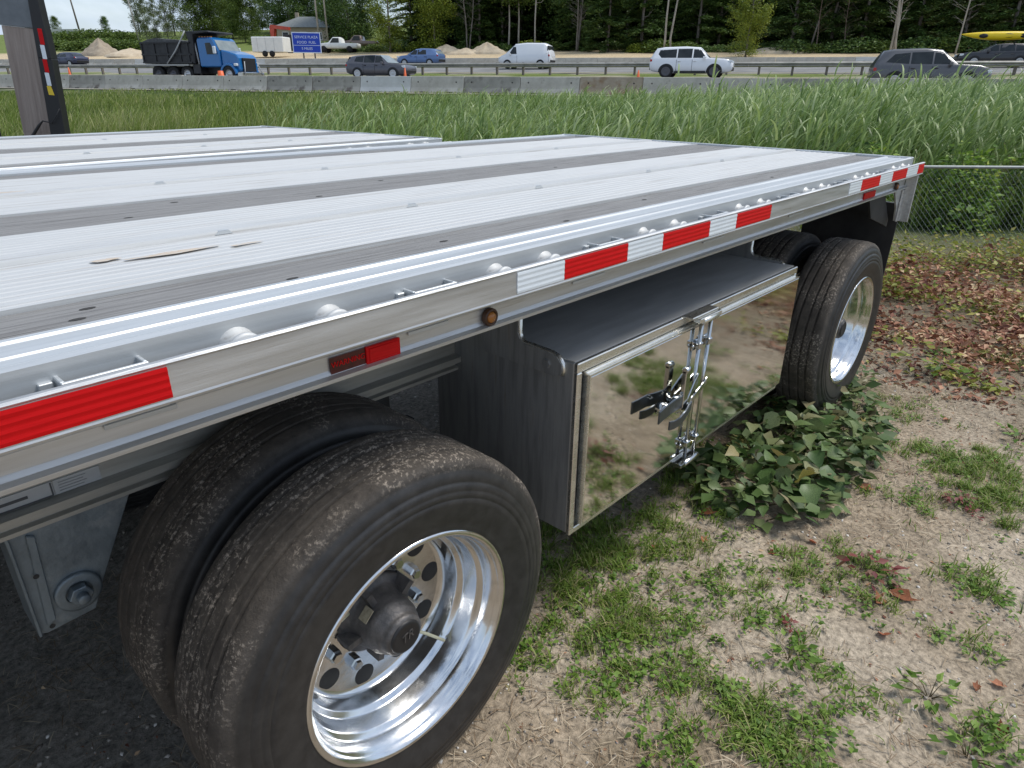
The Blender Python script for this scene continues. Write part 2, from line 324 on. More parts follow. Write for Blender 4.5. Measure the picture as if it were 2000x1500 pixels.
# ------------------------------------------------------------------ ground
def vnoise(x, y, seed=0):
    xi = np.floor(x).astype(np.int64); yi = np.floor(y).astype(np.int64); fx = x-xi; fy = y-yi
    def h(a, b):
        n = (a*374761393 + b*668265263 + seed*2147483647) & 0xffffffff
        n = ((n ^ (n >> 13))*1274126177) & 0xffffffff
        return ((n ^ (n >> 16)) & 0xffff)/65535.0
    u = fx*fx*(3-2*fx); v = fy*fy*(3-2*fy)
    return (h(xi, yi)*(1-u)+h(xi+1, yi)*u)*(1-v) + (h(xi, yi+1)*(1-u)+h(xi+1, yi+1)*u)*v
def fbm(x, y, seed=0, o=4):
    r = 0; a = .5
    for i in range(o): r = r + a*vnoise(x*2**i, y*2**i, seed+i); a *= .5
    return r/.94
def zfine(x, y):
    x = np.asarray(x, float); y = np.asarray(y, float)
    d = np.hypot(x-1.5, y-0)
    fade = np.clip((14-d)/6, 0, 1)
    return fade*((fbm(x*1.3, y*1.3, 3)-.5)*.07 + (fbm(x*9, y*9, 11)-.5)*.018) + (1-fade)*(fbm(x*.3, y*.3, 5)-.5)*.12
def gz(x, y):
    a, t = at_(x, y)
    return terrain(x, y) + np.where(t > -1.5, 0, zfine(x, y))
def grade(lo, hi, step, far, ratio):
    c = list(np.arange(lo, hi+1e-6, step)); s = step; x = hi
    up = []; 
    while x < far: s *= ratio; x += s; up.append(x)
    s = step; x = lo; dn = []
    while x > -far: s *= ratio; x -= s; dn.append(x)
    return np.array(dn[::-1]+c+up)
S = grade(-2.6, 5.0, .035, 900, 1.085); Hg = grade(.4, 7.5, .035, 900, 1.07)
SS, HH = np.meshgrid(S, Hg); GX = CAM[0]+Th[0]*SS+Hh[0]*HH; GY = CAM[1]+Th[1]*SS+Hh[1]*HH
GZ = gz(GX, GY)
A_, T_ = at_(GX, GY)
nS, nH = len(S), len(Hg)
idx = np.arange(nS*nH).reshape(nH, nS)
Fq = np.stack([idx[:-1, :-1], idx[:-1, 1:], idx[1:, 1:], idx[1:, :-1]], -1).reshape(-1, 4)
def mixc(a, b, k): return a*(1-k[..., None]) + np.array(b)*k[..., None]
sand = np.array([.335, .27, .195]); cg = np.broadcast_to(sand, GX.shape+(3,)).copy()
def sstep(x, a, b): k = np.clip((x-a)/(b-a), 0, 1); return k*k*(3-2*k)
n1 = fbm(GX*2.2, GY*2.2, 21); n2 = fbm(GX*.9, GY*.9, 31)
cg = mixc(cg, (.21, .165, .11), sstep(n1, .5, .66)*.8)                       # darker humus patches
cg = mixc(cg, (.44, .375, .29), sstep(n2, .52, .7)*.7)
under = sstep(GY-.12*np.sin(GX*3), .25, .75)*sstep(-GX+.25*n1, -4.6, -3.9)     # gravel yard the trailers stand on
cg = mixc(cg, (.25, .232, .20), under*.92)
cg = mixc(cg, (.13, .10, .06), sstep(GX, 3.4, 4.6)*sstep(-GY, -3, -.6)*.7)
cg = mixc(cg, (.05, .075, .02), sstep(T_, -27, -23)*(1-sstep(T_, 0, 1)))
cg = mixc(cg, (.36, .32, .25), sstep(T_, -.6, 0))
cg = mixc(cg, (.13, .165, .04), sstep(T_, 12.5, 13)*(1-sstep(T_, 17, 17.3)))
nf = fbm(GX*.12, GY*.12, 41)
cg = mixc(cg, (.52, .41, .26), sstep(T_, 31, 32.5)*(1-sstep(T_+12*nf, 56, 62)))
cg = mixc(cg, (.14, .18, .045), sstep(T_+12*nf, 57, 62))
cg = mixc(cg, (.045, .055, .02), sstep(T_+12*nf, 57, 62)*sstep(A_, -34, -24))
gm, gt, gb = newmat('sandy_soil'); l = gt.links.new
ga = gt.nodes.new('ShaderNodeAttribute'); ga.attribute_name = 'soil'
gtc = gt.nodes.new('ShaderNodeTexCoord')
def gn(scale, lo, hi, a, b, det=6):
    n = gt.nodes.new('ShaderNodeTexNoise'); n.inputs['Scale'].default_value = scale; n.inputs['Detail'].default_value = det; n.inputs['Roughness'].default_value = .7; l(gtc.outputs['Object'], n.inputs['Vector'])
    m = gt.nodes.new('ShaderNodeMapRange'); m.inputs['From Min'].default_value = lo; m.inputs['From Max'].default_value = hi; m.inputs['To Min'].default_value = a; m.inputs['To Max'].default_value = b; l(n.outputs['Fac'], m.inputs[0]); return n, m
nA, mA = gn(48, .32, .68, .45, 1.5, 11); nB, mB2 = gn(4, .3, .7, .8, 1.2)
pr_ = gt.nodes.new('ShaderNodeMath'); pr_.operation = 'MULTIPLY'; l(mA.outputs[0], pr_.inputs[0]); l(mB2.outputs[0], pr_.inputs[1])
vs = gt.nodes.new('ShaderNodeVectorMath'); vs.operation = 'SCALE'; l(ga.outputs['Color'], vs.inputs[0]); l(pr_.outputs[0], vs.inputs['Scale'])
l(vs.outputs[0], gb.inputs['Base Color']); gb.inputs['Roughness'].default_value = .95; gb.inputs['Specular IOR Level'].default_value = .2
bpn = gt.nodes.new('ShaderNodeBump'); bpn.inputs['Distance'].default_value = .012; bpn.inputs['Strength'].default_value = .9; l(nA.outputs['Fac'], bpn.inputs['Height']); l(bpn.outputs[0], gb.inputs['Normal'])
gme = np_mesh('ground', np.stack([GX, GY, GZ], -1).reshape(-1, 3), Fq, gm, smooth=True)
ca = gme.color_attributes.new('soil', 'FLOAT_COLOR', 'POINT'); ca.data.foreach_set('color', np.concatenate([cg.reshape(-1, 3), np.ones((cg.size//3, 1))], 1).astype(np.float32).ravel())
link('ground', gme, kind='structure')

def ribbon(name, t0, t1, mat, dz, a0=-120, a1=130, step=3, nt_=4, dash=None):
    V = []; F = []
    spans = [(a0, a1)] if dash is None else [(a, a+dash[0]) for a in np.arange(a0, a1, dash[1])]
    for (b0, b1) in spans:
        aa = np.linspace(b0, b1, max(2, int((b1-b0)/step)+1)); tt = np.linspace(t0, t1, nt_)
        # follow the kinks of the ground profile
        tt = np.unique(np.concatenate([tt, [q for q in TZ[:, 0] if t0 < q < t1]]))
        base = len(V)
        for a in aa:
            for t in tt: V.append(tuple(RP(a, t, dz)))
        m = len(tt)
        for i in range(len(aa)-1):
            for j in range(m-1): F.append((base+i*m+j, base+(i+1)*m+j, base+(i+1)*m+j+1, base+i*m+j+1))
    o = link(name, np_mesh(name, V, F, mat), kind='structure')
    return o
ribbon('near_road', 1.6, 12.6, M_ASPH, .03)
ribbon('road_shoulder', -1.2, 1.6, M_SHLD, .025)
ribbon('far_road', 17.4, 30.6, M_ASPH, .03)
ribbon('lane_marking', 2.6, 2.75, M_LINE, .036, nt_=2)
ribbon('lane_marking', 7.0, 7.14, M_LINE, .036, nt_=2, dash=(3, 12))
ribbon('lane_marking', 12.0, 12.14, M_LINEY, .036, nt_=2)
ribbon('lane_marking', 18.0, 18.14, M_LINEY, .036, nt_=2)
ribbon('lane_marking', 24.0, 24.14, M_LINE, .036, nt_=2, dash=(3, 12))

# ------------------------------------------------------------------ flatbed trailer
ZD = 1.43; XR = 3.62; XF = -9.0; YE = .048; WT = 2.585
trailer = empty('flatbed_trailer', label='near aluminium flatbed trailer with red and white taped side rail and polished toolbox', cat='trailer')
def ribs(y0, y1, z, pitch=.028, h=.0014):
    pts = [(y0, z)]
    n = max(1, int((y1-y0)/pitch)); st = (y1-y0)/n
    for i in range(n):
        c = y0+st*(i+.5); pts += [(c-.007, z), (c-.004, z+h), (c+.004, z+h), (c+.007, z)]
    pts.append((y1, z)); return pts
def plank(name, prof, mat, x0=XF, x1=XR-.03, zb=None, parent=None, **k):
    y0, y1 = prof[0][0], prof[-1][0]
    zb = ZD-.045 if zb is None else zb
    poly = prof + [(y1, zb), (y0, zb)]
    b = MB(); b.prism(poly, 0, x0, x1); return b.obj(name, mat, parent if parent is not None else trailer, **k)
G = .0015
# edge extrusion (bright stage), boards and ribbed planks across the bed, y grows away from the camera
plank('edge_extrusion', [(YE, ZD-.016), (YE, ZD+.003), (YE+.012, ZD+.006), (YE+.024, ZD+.003), (YE+.03, ZD), (YE+.058, ZD), (YE+.061, ZD+.003), (YE+.066, ZD), (.172, ZD), (.176, ZD+.004), (.188, ZD+.004)], M_STAGE)
plank('nailer_board', [(.1885, ZD-.004), (.341, ZD-.004)], M_WOOD)
plank('deck_plank', [(.3425, ZD+.005), (.356, ZD+.005), (.360, ZD)] + ribs(.362, .40, ZD, .038) + ribs(.402, .69, ZD, .03) + [(.694, ZD)], M_ALU)
plank('deck_plank', [(.6955, ZD), (.699, ZD+.010), (.748, ZD+.010), (.753, ZD)] + ribs(.756, 1.043, ZD) , M_ALU)
plank('nailer_board', [(1.0445, ZD-.004), (1.2, ZD-.004)], M_WOOD)
plank('nailer_board', [(1.203, ZD-.004), (1.358, ZD-.004)], M_WOOD)
plank('deck_plank', [(1.3595, ZD+.003), (1.37, ZD+.003)] + ribs(1.372, 1.715, ZD), M_ALU)
plank('deck_plank', [(1.7165, ZD), (1.72, ZD+.010), (1.768, ZD+.010), (1.773, ZD)] + ribs(1.775, 2.243, ZD), M_ALU)
plank('nailer_board', [(2.2445, ZD-.004), (2.396, ZD-.004)], M_WOOD)
plank('edge_extrusion', [(2.3975, ZD+.004), (2.41, ZD+.004), (2.415, ZD), (2.5, ZD), (2.515, ZD+.006), (WT-YE, ZD+.003), (WT-YE, ZD-.016)], M_STAGE)
b = MB(); b.box(XR-.03, XR, YE, WT-YE, ZD-.06, ZD+.008); b.box(XR, XR+.012, YE+.02, WT-YE-.02, ZD-.17, ZD-.002)
b.obj('end_cap', M_STAGE, trailer, bevel=.003)
# little clips and worn marks on the raised seams
clip = MB(); clip.prism([(0, 0), (.045, 0), (.035, .009), (.012, .009)], 1, -.004, .004); cme = clip.mesh('floor_clip', M_STAGE)
for x, y in ((-.05, .70), (-.62, .70), (.55, .70), (1.15, .70), (1.9, .70), (2.6, .70), (0.2, 1.722), (.9, 1.722), (1.7, 1.722), (-.4, 1.722), (2.5, 1.722)):
    o = link('floor_clip', cme, trailer); o.location = (x, y-.001, ZD+.002)
km = MB(); km.lathe([(0, .0001), (0, .006)], 10, Matrix.Rotation(R_(90), 4, 'X')@Matrix.Diagonal((2.2, 1, 1, 1))); kme = km.mesh('screw_hole', M_SLOT)
for x, y in ((-.49, .24), (-.46, .29), (-.12, .22), (.32, .27), (.75, .23), (1.25, .29), (-.1, 1.12), (.5, 1.1), (.9, 1.29), (1.8, 1.13), (2.2, .25), (.1, 1.3)):
    o = link('screw_hole', kme, trailer); o.location = (x, y, ZD-.003)
rust = pm('rust_stain', (.56, .42, .27), (.57, .55, .52), 50, (1, 4, 1), .6, None, .2)
for i, (x, y, lx, ly) in enumerate(((-.20, .57, .10, .012), (-.33, .60, .03, .012), (-.05, .545, .04, .007), (-.4, 1.84, .22, .02), (-.15, 1.80, .2, .02))):
    b = MB(); k = 12
    b.add([(x+lx*math.cos(t)*(1+.2*math.sin(3*t+i)), y+ly*math.sin(t)*(1+.3*math.cos(4*t+i)), ZD+.0042) for t in np.linspace(0, 2*math.pi, k, endpoint=False)], [tuple(range(k))])
    b.obj('rust_stain', rust, trailer)
def side_rail(sgn, y0, parent):
    """y0: outer face of the rub rail, sgn +1 when the bed lies towards +y"""
    Y = lambda a: y0+sgn*a
    b = MB()
    # web and lower flange of the side rail
    b.prism([(Y(.052), ZD-.012), (Y(.052), ZD-.022), (Y(.062), ZD-.03), (Y(.066), 1.352), (Y(.060), 1.346), (Y(.060), 1.320), (Y(.063), 1.316), (Y(.063), 1.288), (Y(.058), 1.280), (Y(.047), 1.276), (Y(.047), 1.270), (Y(.060), 1.268), (Y(.060), 1.262), (Y(.09), 1.259), (Y(.12), 1.259), (Y(.12), ZD-.05), (Y(.10), ZD-.012)], 0, XF, XR)
    b.obj('side_rail', M_ALUS, parent)
    b = MB()
    b.prism([(Y(0), 1.346), (Y(-.0012), 1.3495), (Y(0), 1.353), (Y(.001), 1.404), (Y(-.002), 1.408), (Y(.003), 1.411), (Y(.011), 1.411), (Y(.012), 1.407), (Y(.010), 1.350), (Y(.058), 1.350), (Y(.058), 1.345)], 0, XF, XR+.06)
    b.obj('rub_rail', M_ALUS, parent)
side_rail(1, 0, trailer); side_rail(-1, WT, trailer)
# stake pockets and pipe spools between rail and rub rail
pk = MB()
for (a, c, d, e) in ((-.055, .055, .0125, .0185), (-.055, -.049, .0185, .062), (.049, .055, .0185, .062)): pk.box(a, c, d, e, 1.352, 1.4125)
pk.box(-.075, -.058, .040, .062, 1.354, 1.408); pk.box(-.045, .05, .0168, .022, 1.392, 1.400)
pme = pk.mesh('stake_pocket', M_STAGE, bevel=.0012)
sp = MB(); sp.lathe([(.0128, .0001), (.0128, .026), (.016, .030), (.020, .030), (.022, .024), (.040, .024), (.060, .044)], 24, Matrix.Translation((0, 0, 1.387)))
sme = sp.mesh('spool', M_ALU)
for k in range(-8, 7):
    x = -.525+.595*k
    if x > XR-.05: continue
    for nm, me, xs in (('stake_pocket', pme, (x,)), ('pipe_spool', sme, (x+.20, x+.37))):
        for q in xs:
            if q < XR-.03 and q > -3: o = link(nm, me, trailer); o.location = (q, 0, 0)
# conspicuity tape, cut in strips
def tape(x0, x1, m, z0=1.3545, z1=1.403, y=-.0012):
    b = MB(); n = 4; zz = np.linspace(z0, z1, n+1)
    poly = [(y+.004, z0)]
    for i in range(n): poly += [(y, zz[i]+.0008), (y-.0007, (zz[i]+zz[i+1])/2), (y, zz[i+1]-.0008)]
    poly.append((y+.004, z1)); b.prism(poly, 0, x0, x1)
    return b.obj('red_tape' if m is M_RED else 'white_tape', m, trailer)
for x0, x1, m in ((-.735, -.453, M_RED), (-.91, -.736, M_WHT), (.291, .4555, M_WHT), (.4565, .7205, M_RED), (.7215, .8955, M_WHT), (.8965, 1.1695, M_RED), (1.1705, 1.3515, M_WHT), (1.3525, 1.622, M_RED),
                  (2.443, 2.6015, M_WHT), (2.6025, 2.8755, M_RED), (2.8765, 3.0775, M_WHT), (3.0785, 3.3365, M_RED), (3.3375, 3.5495, M_WHT), (3.5505, 3.672, M_RED)): tape(x0, x1, m)
b = MB(); b.box(-.155, -.077, .0585, .0615, 1.279, 1.313); b.obj('warning_label', M_DRED, trailer)
b = MB(); b.box(-.0765, .005, .0545, .0615, 1.279, 1.314); b.box(-.0705, -.001, .0525, .056, 1.283, 1.310, 0); b.obj('red_reflector', M_RED, trailer, bevel=.001)
b = MB(); b.box(2.888, 3.06, .0545, .0615, 1.281, 1.312); b.obj('red_reflector', M_RED, trailer, bevel=.001)
for x in (.262, 3.43):
    b = MB(); b.lathe([(.0605, .021), (.050, .021), (.047, .017), (.050, .0135), (.058, .0135)], 20, Matrix.Translation((x, 0, 1.296))); lp = b.obj('marker_lamp', M_GROM, trailer)
    b = MB(); b.lathe([(.052, .0132), (.046, .011), (.044, .0001)], 16, Matrix.Translation((x, 0, 1.296))); b.obj('lens', M_AMBER, lp)
for x0, x1 in ((-.545, -.44), (.02, .13), (.56, .70), (1.25, 1.4), (1.95, 2.1)):
    b = MB(); b.box(x0, x1, .0575, .0610, 1.3185, 1.3225); b.box(x0+.01, x1+.01, .0575, .061, 1.3095, 1.3175, 0); b.obj('slot_cover', M_STAGE, trailer, bevel=.001)
def text_mesh(name, s, size, mat, parent, M, ext=.0008, align='CENTER', shear=0, space=1, **k):
    c = bpy.data.curves.new(name, 'FONT'); c.body = s; c.size = size; c.extrude = ext; c.align_x = align; c.align_y = 'CENTER'; c.shear = shear; c.space_character = space
    t = bpy.data.objects.new(name+'_tmp', c); col.objects.link(t)
    me = bpy.data.meshes.new_from_object(t.evaluated_get(bpy.context.evaluated_depsgraph_get())); bpy.data.objects.remove(t)
    me.materials.clear(); me.materials.append(mat); me.name = name
    o = link(name, me, parent, **k); o.matrix_local = M; return o
FRONT = Matrix.Rotation(R_(90), 4, 'X')     # text faces -y
text_mesh('lettering', 'WARNING', .0155, M_RED, trailer, Matrix.Translation((-.116, .058, 1.298))@FRONT)
# end corner: fabricated gusset and rear post
b = MB(); b.prism([(3.46, 1.262), (XR, 1.262), (XR, 1.09), (XR-.035, 1.09), (XR-.06, 1.16)], 1, .062, .070); b.obj('corner_gusset', M_ALUS, trailer)
b = MB(); b.box(XR+.001, XR+.013, .004, .062, 1.085, 1.343); b.box(XR-.034, XR, .052, .0605, 1.085, 1.262); b.obj('rear_post', M_ALUS, trailer, bevel=.002)
# undercarriage: inner beam with stickers, main beams, cross members, axles
b = MB(); b.prism([(.66, 1.255), (.66, .920), (.63, .914), (.63, .895), (.66, .890), (.66, .876), (.645, .872), (.645, .862), (.72, .862), (.72, 1.255)], 0, XF, .70)
b.obj('inner_beam', M_BEAM, trailer)
b = MB(); b.box(-1.0, -.526, .6565, .6595, .921, .957); b.obj('sticker', M_LABEL, trailer)
b = MB(); b.box(-1.0, -.528, .655, .6575, .9215, .9245); b.box(-.531, -.528, .655, .6575, .9245, .955); b.obj('sticker_border', M_INK, trailer)
b = MB(); b.box(-.63, -.575, .6555, .6568, .936, .943); b.box(-.66, -.637, .6555, .6568, .930, .938); b.obj('sticker_print', M_INK, trailer)
b = MB(); b.box(-.5245, -.43, .6568, .6595, .921, .957); b.obj('sticker', M_LABEL, trailer)
b = MB()
for i in range(4): b.box(-.515, -.465+.006*(i % 2), .6557, .6569, .927+i*.007, .929+i*.007)
b.obj('sticker_print', M_INK2, trailer)
def ibeam(y, z0=.93, z1=1.38, w=.13, t=.014):
    b = MB(); h = w/2
    b.box(XF, XR-.02, y-h, y+h, z0, z0+t*1.3); b.box(XF, XR-.02, y-h, y+h, z1-t, z1); b.box(XF, XR-.02, y-t/2, y+t/2, z0+t*1.3, z1-t); b.obj('main_beam', M_DARK, trailer)
ibeam(.86); ibeam(1.725)
for k in range(22):
    x = -8.6+.56*k+.1; b = MB(); b.box(x, x+.05, .13, 2.45, 1.30, 1.383); b.obj('cross_member', M_DARK, trailer)
b = MB(); b.box(XF, XR-.02, .13, WT-.13, 1.3835, 1.3845); b.obj('deck_underside', M_DARK, trailer)
for x in (0, 3.19):
    b = MB(); b.tube([(x, .3, .5), (x, WT-.3, .5)], .064, 16); b.box(x-.08, x+.6, .78, .82, .55, .66); b.box(x-.08, x+.6, 1.77, 1.81, .55, .66)
    for y in (.8, 1.79): b.tube([(x+.35, y, .66), (x+.35, y, .93)], .13, 14)
    b.obj('axle', M_DARK, trailer)
# suspension hanger
HZ = .70
def hq(u, v):
    d = raydir(u, v); q = CAM+d*(HZ-CAM[1])/d[1]; return (float(q[0]), float(q[2]))
ol = [(-.655, .99), hq(8, 1060), hq(75, 1240), hq(95, 1236), hq(188, 1188), hq(200, 1140), hq(250, 975), (-.30, .99)]
b = MB(); b.prism(ol, 1, HZ, HZ+.010)
lo_ = [(-.657, .99), ol[1], ol[2], (ol[2][0]+.007, ol[2][1]), (ol[1][0]+.008, ol[1][1]), (-.648, .99)]
b.prism(lo_, 1, HZ-.015, HZ+.12); b.prism([hq(48, 1045), hq(66, 1045), hq(108, 1205), hq(92, 1222)], 1, HZ-.010, HZ-.0005)
hg = b.obj('suspension_hanger', M_GALV, trailer, bevel=.002)
bc = hq(152, 1152); Bp = Matrix.Translation((bc[0], HZ, bc[1]))
b = MB(); b.lathe([(0, .052), (-.010, .052), (-.012, .046), (-.012, .03)], 24, Bp); b.obj('pivot_washer', M_GALV, hg)
b = MB(); b.lathe([(-.012, .027), (-.032, .027), (-.034, .024), (-.034, .0001)], 6, Bp, smooth=False); b.lathe([(-.034, .014), (-.052, .014), (-.054, .011), (-.054, .0001)], 14, Bp); b.obj('pivot_bolt', M_GALV, hg)
for u, v in ((68, 1122), (100, 1218)):
    c_ = hq(u, v); b = MB(); b.lathe([(-.0115, .0065), (-.011, .0001)], 12, Matrix.Translation((c_[0], HZ, c_[1]))); b.obj('bolt_hole', M_SLOT, hg)

# wheels --------------------------------------------------------------
def tyre_mesh():
    # axial a: 0 is the outer sidewall plane, grows inboard; radius r
    W = .262
    half = [(.018, .296), (.010, .305), (.004, .318), (.0045, .322), (.001, .338), (-.003, .36), (-.006, .385), (-.007, .398), (-.0045, .400), (-.006, .4025), (-.0055, .415), (-.003, .418), (-.004, .421), (-.001, .436), (.003, .4385), (.002, .4415), (.006, .455), (.010, .464), (.014, .470), (.014, .4735), (.018, .481), (.024, .4895), (.030, .4935)]
    tread = []
    ribsx = [.030, .070, .108, W-.108, W-.070, W-.030]
    g = .0062
    prof = list(half)
    for c in (.068, .106, .156, .194):
        prof += [(c-.016, .4984), (c-g-.0015, .4988), (c-g, .4984), (c-g+.0008, .4975), (c-g+.0014, .4885), (c-g+.003, .4872), (c+g-.003, .4872), (c+g-.0014, .4885), (c+g-.0008, .4975), (c+g, .4984), (c+g+.0015, .4988), (c+.016, .4984)]
    prof += [(W-a, r) for a, r in half[::-1]]
    prof += [(W-.03, .292), (.03, .292)]
    b = MB(); b.lathe(prof, 128, closed=True)
    me = b.mesh('tyre', M_TYRE)
    # slight unevenness of the tread
    co = np.empty(len(me.vertices)*3, np.float32); me.vertices.foreach_get('co', co); co = co.reshape(-1, 3)
    r = np.hypot(co[:, 0], co[:, 2]); k = 1+np.where(r > .482, (rng.random(len(r))-.5)*.0022, 0)
    co[:, 0] *= k; co[:, 2] *= k
    # flattened contact patch
    co[:, 2] = np.where(co[:, 2] < -.488, -.488-(co[:, 2]+.488)*-.25, co[:, 2])
    me.vertices.foreach_set('co', co.ravel()); return me
ty_me = tyre_mesh()
rp = [(.0285, .3135), (.012, .3135), (.006, .312), (.003, .308), (.003, .302), (.007, .297), (.016, .293), (.022, .290), (.024, .2865), (.058, .2835), (.068, .280), (.072, .272), (.078, .268), (.118, .262), (.126, .258), (.130, .248), (.136, .245), (.172, .240), (.184, .234), (.190, .222), (.191, .140), (.191, .115)]
b = MB(); b.lathe(rp, 96)
b.lathe([(.191, .115), (.203, .115), (.203, .24), (.24, .262), (.258, .30)], 64)
rim_me = b.mesh('wheel', M_RIM, fix=False)
hub_b = MB()
hub_b.lathe([(.192, .112), (.184, .112), (.180, .106), (.176, .092), (.165, .088), (.150, .082), (.120, .076), (.104, .074), (.100, .067), (.086, .066), (.084, .060), (.070, .058), (.064, .056), (.060, .052), (.058, .046)], 40)
for k in range(5):
    Mk = Matrix.Rotation(k*2*math.pi/5+.3, 4, 'Y'); hub_b.box(.05, .118, .135, .187, -.009, .009, 0, Mk)
hub_me = hub_b.mesh('hub', M_HUB)
b = MB(); b.lathe([(.060, .047), (.055, .046), (.052, .040), (.053, .034), (.0535, .0001)], 32); cap_me = b.mesh('hub_cap', M_TRIMB)
b = MB(); b.lathe([(.191, .0185), (.176, .0185), (.173, .014), (.165, .013), (.165, .0001)], 6, smooth=False); nut_me = b.mesh('lug_nut', M_CHROME)
b = MB(); b.lathe([(.1895, .0001), (.1895, .0300), (.1925, .0315)], 20); hole_me = b.mesh('hand_hole', M_SLOT)
b = MB(); b.tube([(.13, .15, 0), (.17, .125, .01), (.235, .105, .015)], .0045, 8); val_me = b.mesh('valve_stem', M_PALE)
b = MB(); b.box(.084, .087, .12, .15, -.018, .018); tag_me = b.mesh('hub_tag', M_TAG)
def wheel(x, y, z, side, rot, detail=True):
    """side -1: outer face towards -y"""
    wo_ = link('wheel', rim_me, trailer); wo_.location = (x, y, z); wo_.rotation_euler = (0, rot, 0) if side < 0 else (0, rot, math.pi)
    link('tyre', ty_me, wo_)
    if detail:
        link('hub', hub_me, wo_); link('hub_cap', cap_me, wo_)
        for k in range(10):
            a = 2*math.pi*k/10
            o = link('lug_nut', nut_me, wo_); o.location = (.1425*math.cos(a), 0, .1425*math.sin(a))
            o = link('hand_hole', hole_me, wo_); o.location = (.196*math.cos(a+.314), 0, .196*math.sin(a+.314))
        for a in (.6, .6+math.pi*.95): o = link('valve_stem', val_me, wo_); o.rotation_euler = (0, a, 0)
        o = link('hub_tag', tag_me, wo_); o.rotation_euler = (0, 3.7, 0)
    return wo_
w1 = wheel(0, .043, .5, -1, .25); w2 = wheel(3.19, .043, .522, -1, 1.1)
text_mesh('emblem', 'TR', .034, M_HUB, w1, Matrix.Rotation(-.5, 4, 'Y')@Matrix.Translation((0, .0525, 0))@FRONT, ext=.0015, shear=.4)
for x, z in ((0, .5), (3.19, .522)):
    # inner dual: dish turned the other way
    wi = link('wheel', rim_me, trailer); wi.location = (x, .043+.33+.262, z); wi.rotation_euler = (0, 2.0, math.pi); link('tyre', ty_me, wi)
    for y, s in ((WT-.043, 1),): 
        wo2 = link('wheel', rim_me, trailer); wo2.location = (x, y, z); wo2.rotation_euler = (0, .7, math.pi); link('tyre', ty_me, wo2)
        wo3 = link('wheel', rim_me, trailer); wo3.location = (x, y-.33-.262, z); link('tyre', ty_me, wo3)
# mud flap and fender bracket behind the far wheel
b = MB(); b.prism([(.075, 1.16), (.62, 1.16), (.62, .60), (.085, .52)], 0, 3.715, 3.725); b.obj('mud_flap', M_BLACK, trailer)
b = MB(); b.prism([(.05, 1.17), (.70, 1.19), (.70, 1.13), (.05, 1.10)], 0, 3.70, 3.73); b.prism([(3.15, 1.25), (3.42, 1.25), (3.60, 1.09), (3.60, 1.05), (3.25, 1.14)], 1, .10, .112); b.obj('flap_bracket', M_BLACK, trailer)

# toolbox --------------------------------------------------------------
box = MB()
bx0, bx1, by0, by1, bz0, bz1 = .700, 2.345, .134, .76, .420, 1.030
box.box(bx0, bx1, by0+.004, by1, bz0, bz1)
toolbox = box.obj('toolbox', M_STEELD, trailer, bevel=.004)
M_LID = pm('dull_lid_steel', (.42, .42, .41), (.52, .52, .51), 4, (1, 6, 6), .38, .5, .15)  # box steel in a lighter colour, brightness of the top painted in
b = MB(); b.box(bx0+.004, bx1-.004, by0+.0045, by1, bz1+.0005, bz1+.004); b.obj('lid', M_LID, toolbox)  # thin sheet added only to lighten the box top
b = MB()
b.box(bx0-.002, bx1+.002, by0-.012, by0+.003, 1.000, 1.032); b.box(bx0-.002, bx0+.022, by0-.012, by0+.003, bz0-.002, 1.0); b.box(bx1-.02, bx1+.002, by0-.012, by0+.003, bz0-.002, 1.0); b.box(bx0+.022, bx1-.02, by0-.012, by0+.003, bz0-.002, bz0+.02)
b.box(bx0+.03, bx1-.03, by0-.022, by0+.001, .988, .9985); b.obj('box_frame', M_TRIM, toolbox, bevel=.003)
dr = MB(); dr.box(.742, 2.338, .104, .128, .452, .985)
door = dr.mesh('door', M_MIRROR, bevel=.004)
bm = bmesh.new(); bm.from_mesh(door); bm.to_mesh(door); bm.free()
door_o = link('door', door, toolbox)
b = MB(); b.box(.742, 2.338, .1035, .1285, .9856, .990); b.box(.7365, .7415, .1035, .1285, .452, .990); b.obj('door_edge', M_TRIM, toolbox)
for x in (bx0-.004, bx1-.006):
    b = MB(); b.prism([(.352, 1.262), (.352, 1.075), (.345, 1.058), (.328, 1.047), (.215, 1.043), (.193, 1.036), (.176, 1.018), (.172, 1.000), (.178, .984), (.20, .975), (.50, .975), (.62, 1.262)], 0, x-.010, x+.010)
    br = b.obj('mount_bracket', M_STEELD, trailer)
    # bright sheared edge
    pts = [(x, .3515, 1.262), (x, .3515, 1.075), (x, .3445, 1.0585), (x, .3275, 1.0475), (x, .215, 1.0435), (x, .1925, 1.0365), (x, .1755, 1.0185), (x, .1715, 1.0), (x, .1775, .984)]
    e = MB(); e.tube(pts, .0085, 6, cap=True); e.obj('bracket_edge', M_TRIM, br)
    for (yy, zz) in ((.23, 1.008), (.42, 1.10)):
        e = MB(); e.lathe([(0, .014), (-.007, .014), (-.007, .0001)], 6, Matrix.Translation((x-.010, yy, zz))@Matrix.Rotation(R_(-90), 4, 'Z'), smooth=False); e.obj('bolt', M_STEELD, br)
